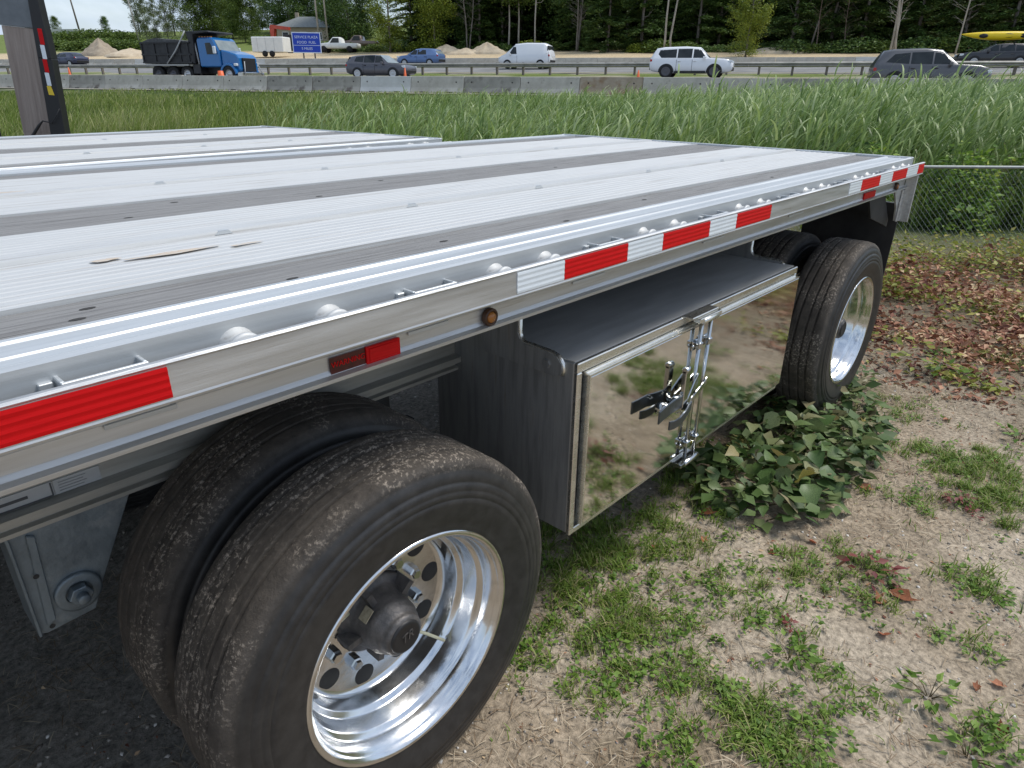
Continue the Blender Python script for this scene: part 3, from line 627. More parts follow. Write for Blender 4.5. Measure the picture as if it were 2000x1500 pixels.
# lock bars on the door
XA, XB = 1.385, 1.455; yb_ = .088
b = MB(); b.tube([(XA, yb_, 1.0), (XA, yb_, .43)], .0075, 12); b.obj('lock_rod', M_CHROME, toolbox)
b = MB(); b.tube([(XB, yb_, 1.01), (XB, yb_, .40)], .0075, 12); b.obj('lock_rod', M_CHROME, toolbox)
def keeper(z, w=.13):
    b = MB(); c = (XA+XB)/2
    b.box(c-w/2, c+w/2, .098, .1035, z-.02, z+.02); b.box(XA-.014, XA+.014, .077, .098, z-.012, z+.012); b.box(XB-.014, XB+.014, .077, .098, z-.012, z+.012)
    for x in (XA-.03, XB+.03): b.lathe([(.098, .008), (.092, .008), (.091, .0001)], 8, Matrix.Translation((x, 0, z)))
    b.obj('rod_guide', M_CHROME, toolbox, bevel=.003)
keeper(.915); keeper(.505)
b = MB(); b.box(1.31, 1.50, .085, .130, 1.030, 1.036); b.box(1.34, 1.50, .070, .1, 1.012, 1.029); b.tube([(XA-.02, .075, 1.015), (XB+.02, .075, 1.015)], .012, 8); b.obj('rod_keeper', M_TRIM, toolbox, bevel=.002)
b = MB(); b.box(1.35, 1.49, .078, .13, .408, .424); b.tube([(XA-.02, .078, .425), (XB+.02, .078, .425)], .012, 8); b.obj('rod_keeper', M_CHROME, toolbox, bevel=.002)
# bent strap linking rods to the handle hub
def strap(pts, w, t, mat, name, vertical=True):
    """ribbon along pts, width w in z, thickness t towards -y"""
    b = MB(); n = len(pts); vs = []
    for (x, y, z) in pts:
        vs += [(x, y, z-w/2), (x, y-t, z-w/2), (x, y-t, z+w/2), (x, y, z+w/2)]
    fs = []
    for i in range(n-1):
        for k in range(4): fs.append((i*4+k, i*4+(k+1) % 4, (i+1)*4+(k+1) % 4, (i+1)*4+k))
    fs += [(0, 1, 2, 3), tuple((n-1)*4+k for k in (3, 2, 1, 0))]
    b.add(vs, fs); return b.obj(name, mat, toolbox, bevel=.0015)
strap([(XB+.01, .080, .755), (XB-.015, .078, .745), (XA-.02, .076, .715), (XA-.06, .074, .705)], .026, .006, M_CHROME, 'link_strap')
strap([(XA+.01, .083, .785), (XA-.02, .078, .77), (XA-.06, .072, .735), (XA-.085, .07, .71)], .040, .006, M_CHROME, 'link_strap')
b = MB(); b.lathe([(.104, .034), (.094, .034), (.090, .030), (.080, .022), (.062, .020), (.058, .016), (.058, .0001)], 18, Matrix.Translation((1.30, 0, .70))); b.obj('handle_hub', M_CHROME, toolbox)
b = MB(); b.lathe([(.104, .026), (.086, .026), (.084, .02), (.084, .0001)], 16, Matrix.Translation((1.20, 0, .715))); b.obj('handle_base', M_CHROME, toolbox)
b = MB(); b.box(1.262, 1.296, .060, .078, .70, .855); b.tube([(1.262, .069, .855), (1.296, .069, .855)], .013, 10); b.obj('hasp', M_CHROME, toolbox, bevel=.003)
M_HAND = pm('handle_steel', (.10, .115, .135), (.16, .175, .19), 9, rough=.3, metal=.85)
strap([(1.27, .070, .735), (1.20, .066, .742), (1.16, .060, .746), (1.11, .056, .744), (1.075, .052, .742)], .048, .007, M_HAND, 'handle')
strap([(1.31, .055, .712), (1.26, .050, .688), (1.22, .048, .678), (1.18, .047, .680), (1.145, .047, .688)], .034, .007, M_HAND, 'handle')

# the second trailer beyond: same bed, a little lower and slightly turned
far = copy_tree(trailer, None, skip=('toolbox', 'mount_bracket', 'sticker', 'warning', 'lettering', 'rust', 'screw'))
fa = R_(5.6); tgt = Vector((3.11, 3.40)); c = Vector((XR*math.cos(fa)-YE*math.sin(fa), XR*math.sin(fa)+YE*math.cos(fa)))
far.location = (tgt.x-c.x, tgt.y-c.y, 0); far.rotation_euler.z = fa; far.scale.z = 1.375/ZD
far['label'] = 'second aluminium flatbed trailer parked behind the near one, only its bare deck seen'

# upright ramp post at the far left ------------------------------------
pz = .0
P0 = GP(62, 262, 1.28)
ps = empty('loading_ramp', (P0[0], P0[1], 0), 0, label='upright ramp at far left edge, grey brown plank between black taped steel channels', cat='ramp')
# local frame: x' = screen right, y' = away
ps.rotation_euler.z = math.atan2(Th[1], Th[0])+.12
Zp = float((np.array([P0[0], P0[1], 1.28])-CAM)@Fv); s_ = Zp/FPX
ln_ = -.035
def lx(u, z): return (u-62)*s_
Ht = 3.0
ps.rotation_euler.y = .085; ps.location.x -= .035*Th[0]; ps.location.y -= .035*Th[1]
def slab(name, x0b, x1b, x0t, x1t, y0, y1, z0, z1, m, parent=None):
    b = MB(); b.add([(x0b, y0, z0), (x1b, y0, z0), (x1b, y1, z0), (x0b, y1, z0), (x0t, y0, z1), (x1t, y0, z1), (x1t, y1, z1), (x0t, y1, z1)], [(0, 3, 2, 1), (4, 5, 6, 7), (0, 1, 5, 4), (1, 2, 6, 5), (2, 3, 7, 6), (3, 0, 4, 7)])
    return b.obj(name, m, parent or ps, bevel=.004)
slab('plank', -.15, .115, -.185, .115, .02, .07, .55, 2.255, M_BOARDW)
slab('steel_plate', -.195, .115, -.20, .10, .01, .08, 2.257, 3.2, M_PLATEG)
slab('steel_channel', .117, .27, .117, .245, -.03, .09, .55, 2.0, M_TRIMB)
slab('steel_channel', .117, .245, .112, .115+.04, -.03, .09, 2.001, 3.2, M_TRIMB)
slab('steel_channel', -.50, -.36, -.56, -.44, -.03, .09, .0, 1.95, M_TRIMB)
slab('steel_brace', -.40, .30, -.40, .30, .0, .1, .45, .55, M_TRIMB)
slab('leg', .1, .2, .1, .2, .0, .1, 0, .45, M_TRIMB); slab('leg', -.2, -.1, -.2, -.1, .0, .1, 0, .45, M_TRIMB)
for (z0, z1, m, nm) in ((2.12, 2.26, M_RED, 'red_tape'), (1.995, 2.118, M_WHT, 'white_tape'), (1.875, 1.993, M_RED, 'red_tape'), (1.755, 1.873, M_WHT, 'white_tape'), (1.67, 1.753, M_YTAG, 'yellow_tag')):
    dx = .0 if z0 > 1.7 else .0
    slab(nm, .165+dx, .205+dx+(.012 if z0 < 1.7 else 0), .158+dx, .198+dx, -.034, -.031, z0, z1, m)
b = MB(); b.tube([(.25, -.05, 1.55), (.20, -.06, 1.46), (.16, -.06, 1.41), (.08, -.06, 1.42), (.03, -.05, 1.37), (-.05, -.05, 1.26), (-.14, -.02, 1.1)], [.004, .004, .005, .007, .014, .016, .016], 8); b.obj('cable', M_TRIMB, ps)

# ------------------------------------------------------------------ highway furniture
def barrier_mesh(mat, L=3.03, s=1.0):
    b = MB(); pr = [(-.30, 0), (-.30, .06), (-.19, .28), (-.085, .81), (.085, .81), (.19, .28), (.30, .06), (.30, 0)]
    b.prism([(y*s, z*s) for y, z in pr], 0, -L/2, L/2); return b.mesh('barrier_body', mat, bevel=.012)
M_CONCD = pm('darker_concrete', (.24, .225, .19), (.37, .35, .30), 1.1, (1, 1, 1), .85, bump=.3, bscale=14, c3=(.14, .12, .10), s3=1.6, p3=(.56, .7))
bmes = [barrier_mesh(M_CONC), barrier_mesh(M_CONCW), barrier_mesh(M_CONCT), barrier_mesh(M_CONCD)]
b = MB(); b.box(-.17, .17, -.3025, -.2, .0, .07); slot_me = b.mesh('drain_slot_shade', M_SLOT)  # dark block set slightly proud, painted shade of a notch left uncut
b = MB(); b.lathe([(0, .035), (-.02, .035), (-.02, .0001)], 8); pin_me = b.mesh('lift_hole', M_SLOT)  # dark plug painted as the shade of a hole left uncut
ordn = ['first', 'second', 'third', 'fourth', 'fifth', 'sixth', 'seventh', 'eighth', 'ninth', 'tenth', 'eleventh', 'twelfth', 'thirteenth', 'fourteenth', 'fifteenth', 'sixteenth', 'seventeenth', 'eighteenth', 'nineteenth', 'twentieth']
for k in range(-11, 15):
    a = 3.05*(k+.5); p = RP(a, 0, -.02)
    z2 = RP(a+1.5, 0).z-RP(a-1.5, 0).z
    kind = 1 if k == 1 else 2 if k in (5, 14) else 3 if k in (-6, -1, 0, 3, 8, 10) else 0
    if k == 1: lab = 'palest almost white concrete barrier, below the grey compact SUV'
    elif k == 5: lab = 'rusty tan stained concrete barrier, left of the white SUV'
    elif -8 <= k <= 11: lab = ordn[k+8]+' weathered grey concrete barrier from the left, in the near roadside row'
    else: lab = ('grey concrete barrier of the near row, ' + (ordn[-9-k] if k < 0 else ordn[k-12]) + ' beyond the ' + ('left' if k < 0 else 'right') + ' edge of the photo')
    e = empty('concrete_barrier', p, ROADYAW+rng.normal()*.008, label=lab, cat='barrier', group='concrete barriers along the near shoulder')
    e.rotation_euler.y = -math.atan2(z2, 3)
    bo = link('barrier_body', bmes[kind], e); bo.scale.z = 1+rng.normal()*.012
    for x in (-.8, .8): o = link('drain_slot_shade', slot_me, e); o.location = (x+rng.normal()*.02, 0, .012)
    for x in (-1.1, 1.1):
        o = link('lift_hole', pin_me, e); o.location = (x, -.138, .54); o.rotation_euler.x = -.2
b = MB(); b.box(-.02, .02, -.07, .07, 0, 1)
for k in range(-30, 26):
    a = 3.05*k+1; p = RP(a, 31.6, -.02)
    o = link('concrete_barrier', bmes[0 if (k*7) % 5 else 1], None, label='pale concrete barrier in the distant row beyond the far road', cat='barrier', group='distant concrete barriers'); o.location = p; o.scale.z = .8; o.rotation_euler.z = ROADYAW+rng.normal()*.01
# guardrail
gr = empty('guardrail', RP(-70, 14.8), ROADYAW, label='long dull steel guardrail on the grass strip between the two roads', cat='guardrail')
base = RP(-70, 14.8)
pts = []; b = MB()
wprof = [(-.02, .44), (-.10, .50), (-.10, .53), (-.04, .58), (-.10, .63), (-.10, .67), (-.02, .74), (0, .74), (0, .44)]
for i in range(30):
    a0, a1 = 4.2*i, 4.2*(i+1)-.01; zz = RP(-70+a0, 14.8).z-base.z, RP(-70+a1, 14.8).z-base.z
    vs = [(a0, y-.12, z+zz[0]) for y, z in wprof]+[(a1, y-.12, z+zz[1]) for y, z in wprof]; n = len(wprof)
    mb = MB(); mb.add(vs, [tuple(range(n)), tuple(range(2*n-1, n-1, -1))]+[(j, n+j, n+(j+1) % n, (j+1) % n) for j in range(n)]); mb.obj('rail_beam', M_RAIL, gr)
b = MB(); b.box(-.07, .07, -.10, .06, -.15, .76); pst = b.mesh('post', M_POLEW)
for i in range(64):
    o = link('post', pst, gr); o.location = (1.98*i, 0, RP(-70+1.98*i, 14.8).z-base.z)
# drums and cones
def drum(u, t, label, h=.9, cone=False):
    p = PR(u, t); e = empty('traffic_cone' if cone else 'traffic_drum', p, 0, label=label, cat='cone' if cone else 'drum', group='orange traffic markers by the road')
    M = Matrix.Rotation(R_(90), 4, 'X'); b = MB(); b.box(-.28, .28, -.28, .28, 0, .06); b.obj('base', M_TRIMB, e)
    if cone:
        rr = [(0, .17), (.25*h, .135), (.25*h, .135), (.45*h, .10), (.45*h, .10), (h, .03)]
    else: rr = [(0, .26), (.3*h, .24), (.3*h, .24), (.5*h, .22), (.5*h, .22), (h, .16)]
    Mz = Matrix(((1, 0, 0, 0), (0, 0, -1, 0), (0, 1, 0, .06), (0, 0, 0, 1)))
    for i, m, nm in ((0, M_ORANGE, 'body'), (2, M_WHT, 'reflective_band'), (4, M_ORANGE, 'top')):
        b = MB(); b.lathe([(rr[i][0], rr[i][1]), (rr[i+1][0], rr[i+1][1])]+([(rr[i+1][0]+.01, .0001)] if i == 4 else []), 16, Mz); b.obj(nm, m, e)
drum(134, 5.5, 'orange cone with white collar near the ramp, before the dark blue sedan', 1.0, True)
drum(428, 3.0, 'orange drum just in front of the blue dump truck cab', .92)
drum(786, 3.5, 'orange marker beside the front bumper of the grey compact SUV', 1.05, True)
drum(1238, 4.0, 'orange marker standing just behind the white SUV', .9, True)
drum(1797, 2.2, 'thin orange marker in front of the dark grey SUV door', .78, True)
drum(287, 40, 'small orange work sign marker above the dump truck tailgate', 1.6, True)

# ------------------------------------------------------------------ vehicles
def loft(b, st, W, roofw, m=0):
    """st rows: x, zbottom, zbelt, ztop, halfwidth factor"""
    rings = []
    for x, zb, zt, zr, f in st:
        w = W/2*f; k = min(1, max(0, (zr-zt)/.5)); rw = w*(.97-(.97-roofw)*k)
        half = [(0, zb), (w*.86, zb), (w*.97, zb+.10), (w, zb+.28 if zb+.28 < zt-.05 else (zb+zt)/2), (w*.985, zt-.04), (w*.955, zt), (rw, zt+(zr-zt)*.86+.005), (rw*.86, zr-.004*k), (0, zr+.015*k+.012)]
        rings.append([(x, -y, z) for y, z in half]+[(x, y, z) for y, z in half[-2:0:-1]])
    n = len(rings[0]); vs = [p for r in rings for p in r]; fs = []
    for i in range(len(rings)-1):
        for j in range(n): fs.append((i*n+j, i*n+(j+1) % n, (i+1)*n+(j+1) % n, (i+1)*n+j))
    fs += [tuple(range(n)), tuple((len(rings)-1)*n+j for j in range(n))[::-1]]
    b.add(vs, fs, m, True)
def ywall(st, W, roofw, x, z):
    xs = [s[0] for s in st]; zt = np.interp(x, xs, [s[2] for s in st]); zr = np.interp(x, xs, [s[3] for s in st]); f = np.interp(x, xs, [s[4] for s in st])
    w = W/2*f; k = min(1, max(0, (zr-zt)/.5)); rw = w*(.97-(.97-roofw)*k); zz = zt+(zr-zt)*.86+.005
    q = min(1, max(0, (z-zt)/max(.05, zz-zt))); return w*.955*(1-q)+rw*q
def car(name, label, cat, u, t, left, st, W, roofw, pmat, wheels, wr, windows, ws, rimm=None, extra=None, group=None, glassf=None, lights=(.8, .9), dz=0):
    p = PR(u, t, .035+dz); yaw = ROADYAW+(math.pi if left else 0)
    a, tt = PT(u, t); sl = (RP(a+2, tt).z-RP(a-2, tt).z)/4
    e = empty(name, p, yaw, label=label, cat=cat, group=group); e.scale.z = .92 if name in ('compact_suv', 'large_suv') else 1; e.rotation_euler.y = -math.atan(sl)*(-1 if left else 1)
    b = MB(); loft(b, st, W, roofw); b.obj('body', pmat, e)
    for poly in windows:
        for sg in (-1, 1):
            vs = [(x, sg*(ywall(st, W, roofw, x, z)+.007), z) for x, z in poly]+[(x, sg*(ywall(st, W, roofw, x, z)-.02), z) for x, z in poly]
            n = len(poly); b = MB(); b.add(vs, [tuple(range(n)), tuple(range(2*n-1, n-1, -1))]+[(i, (i+1) % n, n+(i+1) % n, n+i) for i in range(n)]); b.obj('side_window', M_GLASS, e)
    zb_ = st[len(st)//2][1]
    for poly in windows[:2]:
        xb = min(q[0] for q in poly)-.035; zt_ = poly[0][1]
        for sg in (-1, 1):
            yy = ywall(st, W, roofw, xb, zt_-.1); wf = W/2*np.interp(xb, [q[0] for q in st], [q[4] for q in st])
            b = MB(); y0, y1 = sorted((sg*(wf-.004), sg*(wf+.003))); b.box(xb-.008, xb+.008, y0, y1, zb_+.12, zt_-.10); b.obj('door_seam', M_TRIMB, e)
            b = MB(); y0, y1 = sorted((sg*(wf-.01), sg*(wf+.028))); b.box(xb+.06, xb+.24, y0, y1, zt_-.20, zt_-.165); b.obj('door_handle', pmat if pmat is P_WHITE else M_TRIMB, e, bevel=.008)
    for sg in (-1, 1):
        b = MB(); y0, y1 = sorted((sg*(W/2*.9), sg*(W/2+.012))); b.box(wheels[0]+wr*1.25, wheels[1]-wr*1.25, y0, y1, zb_+.0, zb_+.13); b.obj('sill', M_TRIMB, e, bevel=.02)
    for (x0, z0, x1, z1, nm, gm_) in ws:
        w0 = ywall(st, W, roofw, x0, z0)*.90; w1 = ywall(st, W, roofw, x1, z1)*.93; nrm = Vector((z1-z0, 0, x0-x1)).normalized()*.018
        if nrm.z < 0: nrm = -nrm
        vs = [Vector(v) for v in ((x0, -w0, z0), (x0, w0, z0), (x1, w1, z1), (x1, -w1, z1))]; vs = [v+nrm for v in vs]+[v-nrm for v in vs]
        b = MB(); b.add(vs, [(0, 1, 2, 3), (7, 6, 5, 4), (0, 4, 5, 1), (1, 5, 6, 2), (2, 6, 7, 3), (3, 7, 4, 0)]); b.obj(nm, gm_, e)
    for x in wheels:
        for sg in (-1, 1):
            b = MB(); n = 20; y0 = sg*(W/2-.012); ar = wr*1.14
            arc = [(x+ar*math.cos(q), wr+ar*math.sin(q)) for q in np.linspace(-.15, math.pi+.15, n)]
            vs = [(px, y0+sg*.016, pz) for px, pz in arc]+[(px, y0-sg*.2, pz) for px, pz in arc]
            b.add(vs, [tuple(range(n)), tuple(range(2*n-1, n-1, -1))]+[(i, (i+1) % n, n+(i+1) % n, n+i) for i in range(n)]); b.obj('wheel_arch', M_TRIMB, e)
            Mw = Matrix.Translation((x, sg*(W/2-.2), wr))@(Matrix.Identity(4) if sg > 0 else Matrix.Rotation(math.pi, 4, 'Z'))
            b = MB(); b.lathe([(0, .0001), (0, wr*.9), (.02, wr), (.2, wr), (.222, wr*.92), (.215, wr*.66)], 24, Mw); tw = b.obj('wheel', M_CTYRE, e)
            b = MB(); b.lathe([(.216, wr*.68), (.222, wr*.64), (.205, wr*.5), (.215, wr*.2), (.222, .0001)], 20, Mw); b.obj('rim', rimm or M_CRIM, tw)
    xe_, xr_ = st[-1][0], st[0][0]
    for sg in (-1, 1):
        for xx, m, nm, dx in ((xe_, M_HEADL, 'headlight', -.30), (xr_, M_TAIL, 'tail_light', .16)):
            zc = lights[0] if dx < 0 else lights[1]
            ww = W/2*np.interp(xx+dx*.5, [s[0] for s in st], [s[4] for s in st])
            b = MB(); x0, x1 = sorted((xx+dx, xx+dx*.12)); b.box(x0, x1, sg*(ww-.06) if sg > 0 else -ww-.008, ww+.008 if sg > 0 else -(ww-.06), zc-.07, zc+.07); b.obj(nm, m, e, bevel=.015)
        xm = windows[0][0][0]
        b = MB(); y0, y1 = sorted((sg*(W/2-.02), sg*(W/2+.17))); b.box(xm-.18, xm-.04, y0, y1, st[len(st)//2][2]-.02, st[len(st)//2][2]+.13); b.obj('wing_mirror', pmat, e, bevel=.02)
    b = MB(); b.box(xe_-.10, xe_+.02, -W*.36, W*.36, st[-1][1]-.05, st[-1][1]+.16); b.obj('bumper', M_TRIMB, e, bevel=.02)
    b = MB(); b.box(xr_-.02, xr_+.1, -W*.40, W*.40, st[0][1]-.08, st[0][1]+.14); b.obj('bumper', M_TRIMB, e, bevel=.02)
    return e
def suvst(L, H, hood=1.05, belt=1.08, tail=0, gc=.22, wsb=.95, wst=.25, rear=.12, f=1):
    h = L/2
    return [(-h, gc+.28, belt-.18, belt-.16, .88), (-h+.06, gc+.16, belt, belt+.04, .95), (-h+rear+.10, gc+.10, belt+.01, H-.34, .985), (-h+rear+.26, gc+.06, belt+.01, H-.10, 1), (-h+.85, gc, belt, H-.03, 1), (-.35, gc, belt-.02, H, 1), (wst, gc, belt-.03, H-.06, 1),
            (wst+(wsb-wst)*.5, gc, belt-.04, (H-.08+hood)/2+.06, 1), (wsb, gc, belt-.05, hood+.03, 1), (h-.55, gc+.02, hood-.10, hood-.02, .985), (h-.2, gc+.08, hood-.2, hood-.10, .93), (h-.02, gc+.2, hood-.35, hood-.30, .82)]
P_GREY = paint('grey_car_paint', (.075, .072, .082)); P_WHITE = paint('white_car_paint', (.72, .73, .74), 0, .25); P_DGREY = paint('dark_grey_car_paint', (.085, .085, .09))
P_BLUE = paint('blue_car_paint', (.10, .17, .33)); P_NAVY = paint('navy_car_paint', (.035, .04, .075)); P_BLACK = paint('black_car_paint', (.022, .022, .025)); P_TRUCKB = paint('blue_truck_paint', (.008, .13, .36), .1, .28)
st = suvst(4.6, 1.60, 1.00, 1.03)
car('compact_suv', 'grey compact SUV driving right behind the palest concrete barrier', 'SUV', 741, 9.8, False, st, 1.85, .70, P_GREY, (-1.36, 1.36), .36,
    [[(.72, 1.08), (.02, 1.08), (.02, 1.53), (.32, 1.50)], [(-.05, 1.08), (-.85, 1.08), (-.85, 1.54), (-.05, 1.56)], [(-.92, 1.09), (-1.60, 1.16), (-1.50, 1.45), (-.92, 1.53)]], [(.95, 1.06, .27, 1.58, 'windscreen', M_GLASSL), (-2.18, 1.12, -2.02, 1.46, 'rear_window', M_GLASS)])
st = suvst(4.88, 1.87, 1.16, 1.17, gc=.30, wsb=1.05, wst=.45)
car('large_suv', 'bright white boxy large SUV driving right', 'SUV', 1340, 11.4, False, st, 1.9, .76, P_WHITE, (-1.42, 1.40), .40,
    [[(.88, 1.19), (.12, 1.19), (.12, 1.70), (.50, 1.68)], [(.04, 1.19), (-.80, 1.19), (-.80, 1.72), (.04, 1.73)], [(-.87, 1.20), (-1.75, 1.20), (-1.95, 1.42), (-1.86, 1.66), (-.87, 1.71)]], [(1.05, 1.2, .48, 1.74, 'windscreen', M_GLASS), (-2.32, 1.25, -2.2, 1.6, 'rear_window', M_GLASS)], rimm=M_DRIM, lights=(.98, 1.05))
st = suvst(4.9, 1.78, 1.08, 1.10, gc=.24, wsb=1.0, wst=.30)
car('station_suv', 'dark grey long SUV driving right, nearest of the cars, behind the reeds', 'SUV', 1796, 4.6, False, st, 1.94, .72, P_DGREY, (-1.47, 1.45), .39,
    [[(.80, 1.13), (.02, 1.12), (.02, 1.60), (.36, 1.57)], [(-.05, 1.12), (-.92, 1.13), (-.92, 1.61), (-.05, 1.63)], [(-.99, 1.13), (-1.95, 1.20), (-1.62, 1.54), (-.99, 1.60)]], [(1.0, 1.12, .32, 1.66, 'windscreen', M_GLASSL), (-2.33, 1.18, -2.15, 1.52, 'rear_window', M_GLASS)])
st = [(-2.2, .5, .95, .98, .88), (-2.12, .38, 1.0, 1.2, .96), (-1.95, .32, 1.02, 1.7, 1), (-1.6, .3, 1.02, 1.85, 1), (-.2, .28, 1.02, 1.88, 1), (.75, .28, 1.0, 1.80, 1), (1.15, .28, .98, 1.48, 1), (1.6, .3, .97, 1.08, .99), (2.0, .34, .86, .92, .95), (2.25, .45, .68, .74, .82)]
car('cargo_van', 'small white cargo van driving left on the far road', 'van', 1022, 23.2, True, st, 1.75, .86, P_WHITE, (-1.40, 1.42), .31,
    [[(1.28, 1.06), (.62, 1.06), (.70, 1.58), (.92, 1.58)], [(-1.95, 1.30), (-2.06, 1.30), (-2.02, 1.60), (-1.95, 1.62)]], [(1.55, 1.12, .80, 1.76, 'windscreen', M_GLASS), (-2.09, 1.20, -1.98, 1.65, 'rear_window', M_GLASS)], lights=(.78, .95))
st = suvst(4.3, 1.5, .92, .95, gc=.2, wsb=1.0, wst=.2)
car('hatchback', 'light blue hatchback driving left, half hidden behind the grey compact SUV', 'car', 818, 27.2, True, st, 1.75, .68, P_BLUE, (-1.28, 1.28), .31,
    [[(.78, .98), (.02, .98), (.02, 1.36), (.3, 1.35)], [(-.05, .98), (-.95, .99), (-.85, 1.36), (-.05, 1.38)]], [(1.0, .98, .22, 1.41, 'windscreen', M_GLASS), (-2.03, 1.02, -1.85, 1.3, 'rear_window', M_GLASSL)])
st = suvst(4.6, 1.42, .90, .92, gc=.2, wsb=1.0, wst=.15, rear=.45)
car('sedan', 'dark navy sedan driving left in front of the gravel pile', 'car', 135, 25.5, True, st, 1.8, .66, P_NAVY, (-1.38, 1.38), .31,
    [[(.70, .95), (.02, .95), (.02, 1.28), (.22, 1.27)], [(-.05, .95), (-1.0, .97), (-.8, 1.28), (-.05, 1.3)]], [(1.0, .95, .17, 1.33, 'windscreen', M_GLASS), (-1.95, 1.0, -1.6, 1.25, 'rear_window', M_GLASS)])
st = suvst(4.85, 1.55, .98, 1.0, gc=.24, wsb=1.0, wst=.15)
kc = car('wagon', 'black wagon carrying a yellow kayak on its roof, driving left', 'car', 1916, 27.5, True, st, 1.85, .70, P_BLACK, (-1.38, 1.40), .35,
    [[(.75, 1.03), (.02, 1.03), (.02, 1.42), (.3, 1.40)], [(-.05, 1.03), (-.95, 1.04), (-.95, 1.43), (-.05, 1.44)], [(-1.02, 1.04), (-1.85, 1.08), (-1.6, 1.36), (-1.02, 1.42)]], [(1.0, 1.03, .18, 1.47, 'windscreen', M_GLASSL), (-2.3, 1.08, -2.12, 1.36, 'rear_window', M_GLASS)])
b = MB()
for x in (-.9, .3): b.box(x-.03, x+.03, -.7, .7, 1.60, 1.64); b.box(x-.03, x+.03, -.68, -.62, 1.5, 1.6); b.box(x-.03, x+.03, .62, .68, 1.5, 1.6)
b.obj('roof_rack', M_TRIMB, kc)
ky = empty('kayak', kc.location, kc.rotation_euler.z, label='yellow three seat kayak tied on top of the black wagon', cat='kayak')
b = MB(); rings = []; n = 16
for i in range(25):
    s = -1+2*i/24; hw = .40*(1-abs(s)**2.3)+.012; zc = 2.02+.14*s*s; hh = .20*(1-abs(s)**3)+.02
    rings.append([(s*2.65-.2, hw*math.cos(q)*.75, zc+hw*.72*math.sin(q)) for q in np.linspace(0, 2*math.pi, n, endpoint=False)])
vs = [p for r in rings for p in r]; fs = [(i*n+j, i*n+(j+1) % n, (i+1)*n+(j+1) % n, (i+1)*n+j) for i in range(24) for j in range(n)]+[tuple(range(n)), tuple(24*n+j for j in range(n))]
b.add(vs, fs, 0, True); b.obj('hull', M_YELLOW, ky)
for x, rx in ((1.15, .28), (-.35, .36), (-1.35, .28)):
    for sg in (-1, 1):
        b = MB(); b.lathe([(.015*sg, .0001), (.015*sg, 1), (-.02*sg, 1.04)], 20, Matrix.Translation((x-.1, sg*.272*(1-.25*abs(x/2.6)**2), 2.03))@Matrix.Rotation(0, 4, 'X')@Matrix.Diagonal((rx, 1, .14, 1))); b.obj('seat_opening', M_TRIMB, ky)

# dump truck ------------------------------------------------------------
p = PR(404, 6.4, .03); tk = empty('dump_truck', p, ROADYAW, label='dump truck with bright blue cab and black dump body heading right', cat='truck')
b = MB(); b.prism([(-4.35, 1.15), (-4.45, 2.50), (-.20, 2.50), (-.20, 1.15)], 1, -1.2, 1.2)
b.prism([(-.20, 1.15), (-.20, 2.5), (-.30, 3.10), (1.55, 3.12), (1.60, 3.02), (.25, 2.92), (.12, 1.15)], 1, -1.2, 1.2); b.obj('dump_body', M_PBLACKT, tk, bevel=.03)
for x in (-4.3, -3.2, -2.1, -1.0, -.3):
    b = MB(); b.box(x-.05, x+.05, -1.25, -1.2, 1.2, 2.42); b.obj('body_rib', M_PBLACKT, tk)
for z in (1.22, 1.72, 2.44):
    b = MB(); b.box(-4.38, -.1, -1.262, -1.2, z-.05, z+.05); b.obj('side_rib', M_PBLACKT, tk)
b = MB(); b.prism([(-4.3, 2.5), (-3.8, 2.66), (-3.0, 2.74), (-2.2, 2.66), (-1.4, 2.62), (-.3, 2.5)], 1, -1.1, 1.1); b.obj('load_heap', pm('dark_gravel_load', (.07, .07, .07), (.13, .13, .13), 4, rough=.95, bump=.6, bscale=8), tk)
b = MB(); b.box(-4.1, -.35, -1.32, -1.2, 1.02, 1.12); b.obj('side_step', pm('dull_aluminium_step', (.32, .32, .31), None, rough=.4, metal=.5), tk)
b = MB(); b.tube([(-2.2, -1.3, 1.15), (-1.25, -1.33, 1.95), (-.55, -1.3, 2.75), (-.35, -1.2, 3.12)], .045, 8); b.obj('tarp_arm', M_LABEL, tk)
cb = MB(); cb.prism([(.42, .95), (.36, 2.55), (.45, 2.72), (1.55, 2.74), (1.75, 2.62), (2.12, 1.95), (2.12, .95)], 1, -1.08, 1.08); cab = cb.obj('cab', P_TRUCKB, tk, bevel=.07)
b = MB(); b.prism([(2.12, .95), (2.12, 2.0), (2.6, 1.92), (3.35, 1.72), (3.5, 1.5), (3.55, .8), (3.35, .62), (3.2, .62), (3.0, 1.0), (2.6, 1.12), (2.25, .95)], 1, -.92, .92); b.obj('hood', P_TRUCKB, tk, bevel=.06)
for sg in (-1, 1):
    b = MB(); x = 2.72; ar = [(x+.68*math.cos(q), .52+.68*math.sin(q)) for q in np.linspace(.05, math.pi-.05, 12)]; ar2 = [(x+.55*math.cos(q), .50+.55*math.sin(q)) for q in np.linspace(math.pi, 0, 12)]
    y0, y1 = sorted((sg*.70, sg*1.15)); b.prism(ar+ar2, 1, y0, y1); b.obj('fender', P_TRUCKB, tk, bevel=.02)
    b = MB(); y0, y1 = sorted((sg*1.076, sg*1.092)); b.prism([(1.12, 1.72), (1.08, 2.40), (1.50, 2.42), (1.72, 1.95), (1.72, 1.72)], 1, y0, y1); b.obj('side_window', M_GLASS, cab)
    b = MB(); b.box(1.78, 1.98, sg*1.2-.08, sg*1.2+.08, 1.75, 2.2); b.obj('wing_mirror', M_HEADL, tk, bevel=.03)
    b = MB(); b.box(3.2, 3.44, sg*.98-.14, sg*.98+.14, 1.02, 1.18); b.obj('headlight', M_HEADL, tk, bevel=.03)
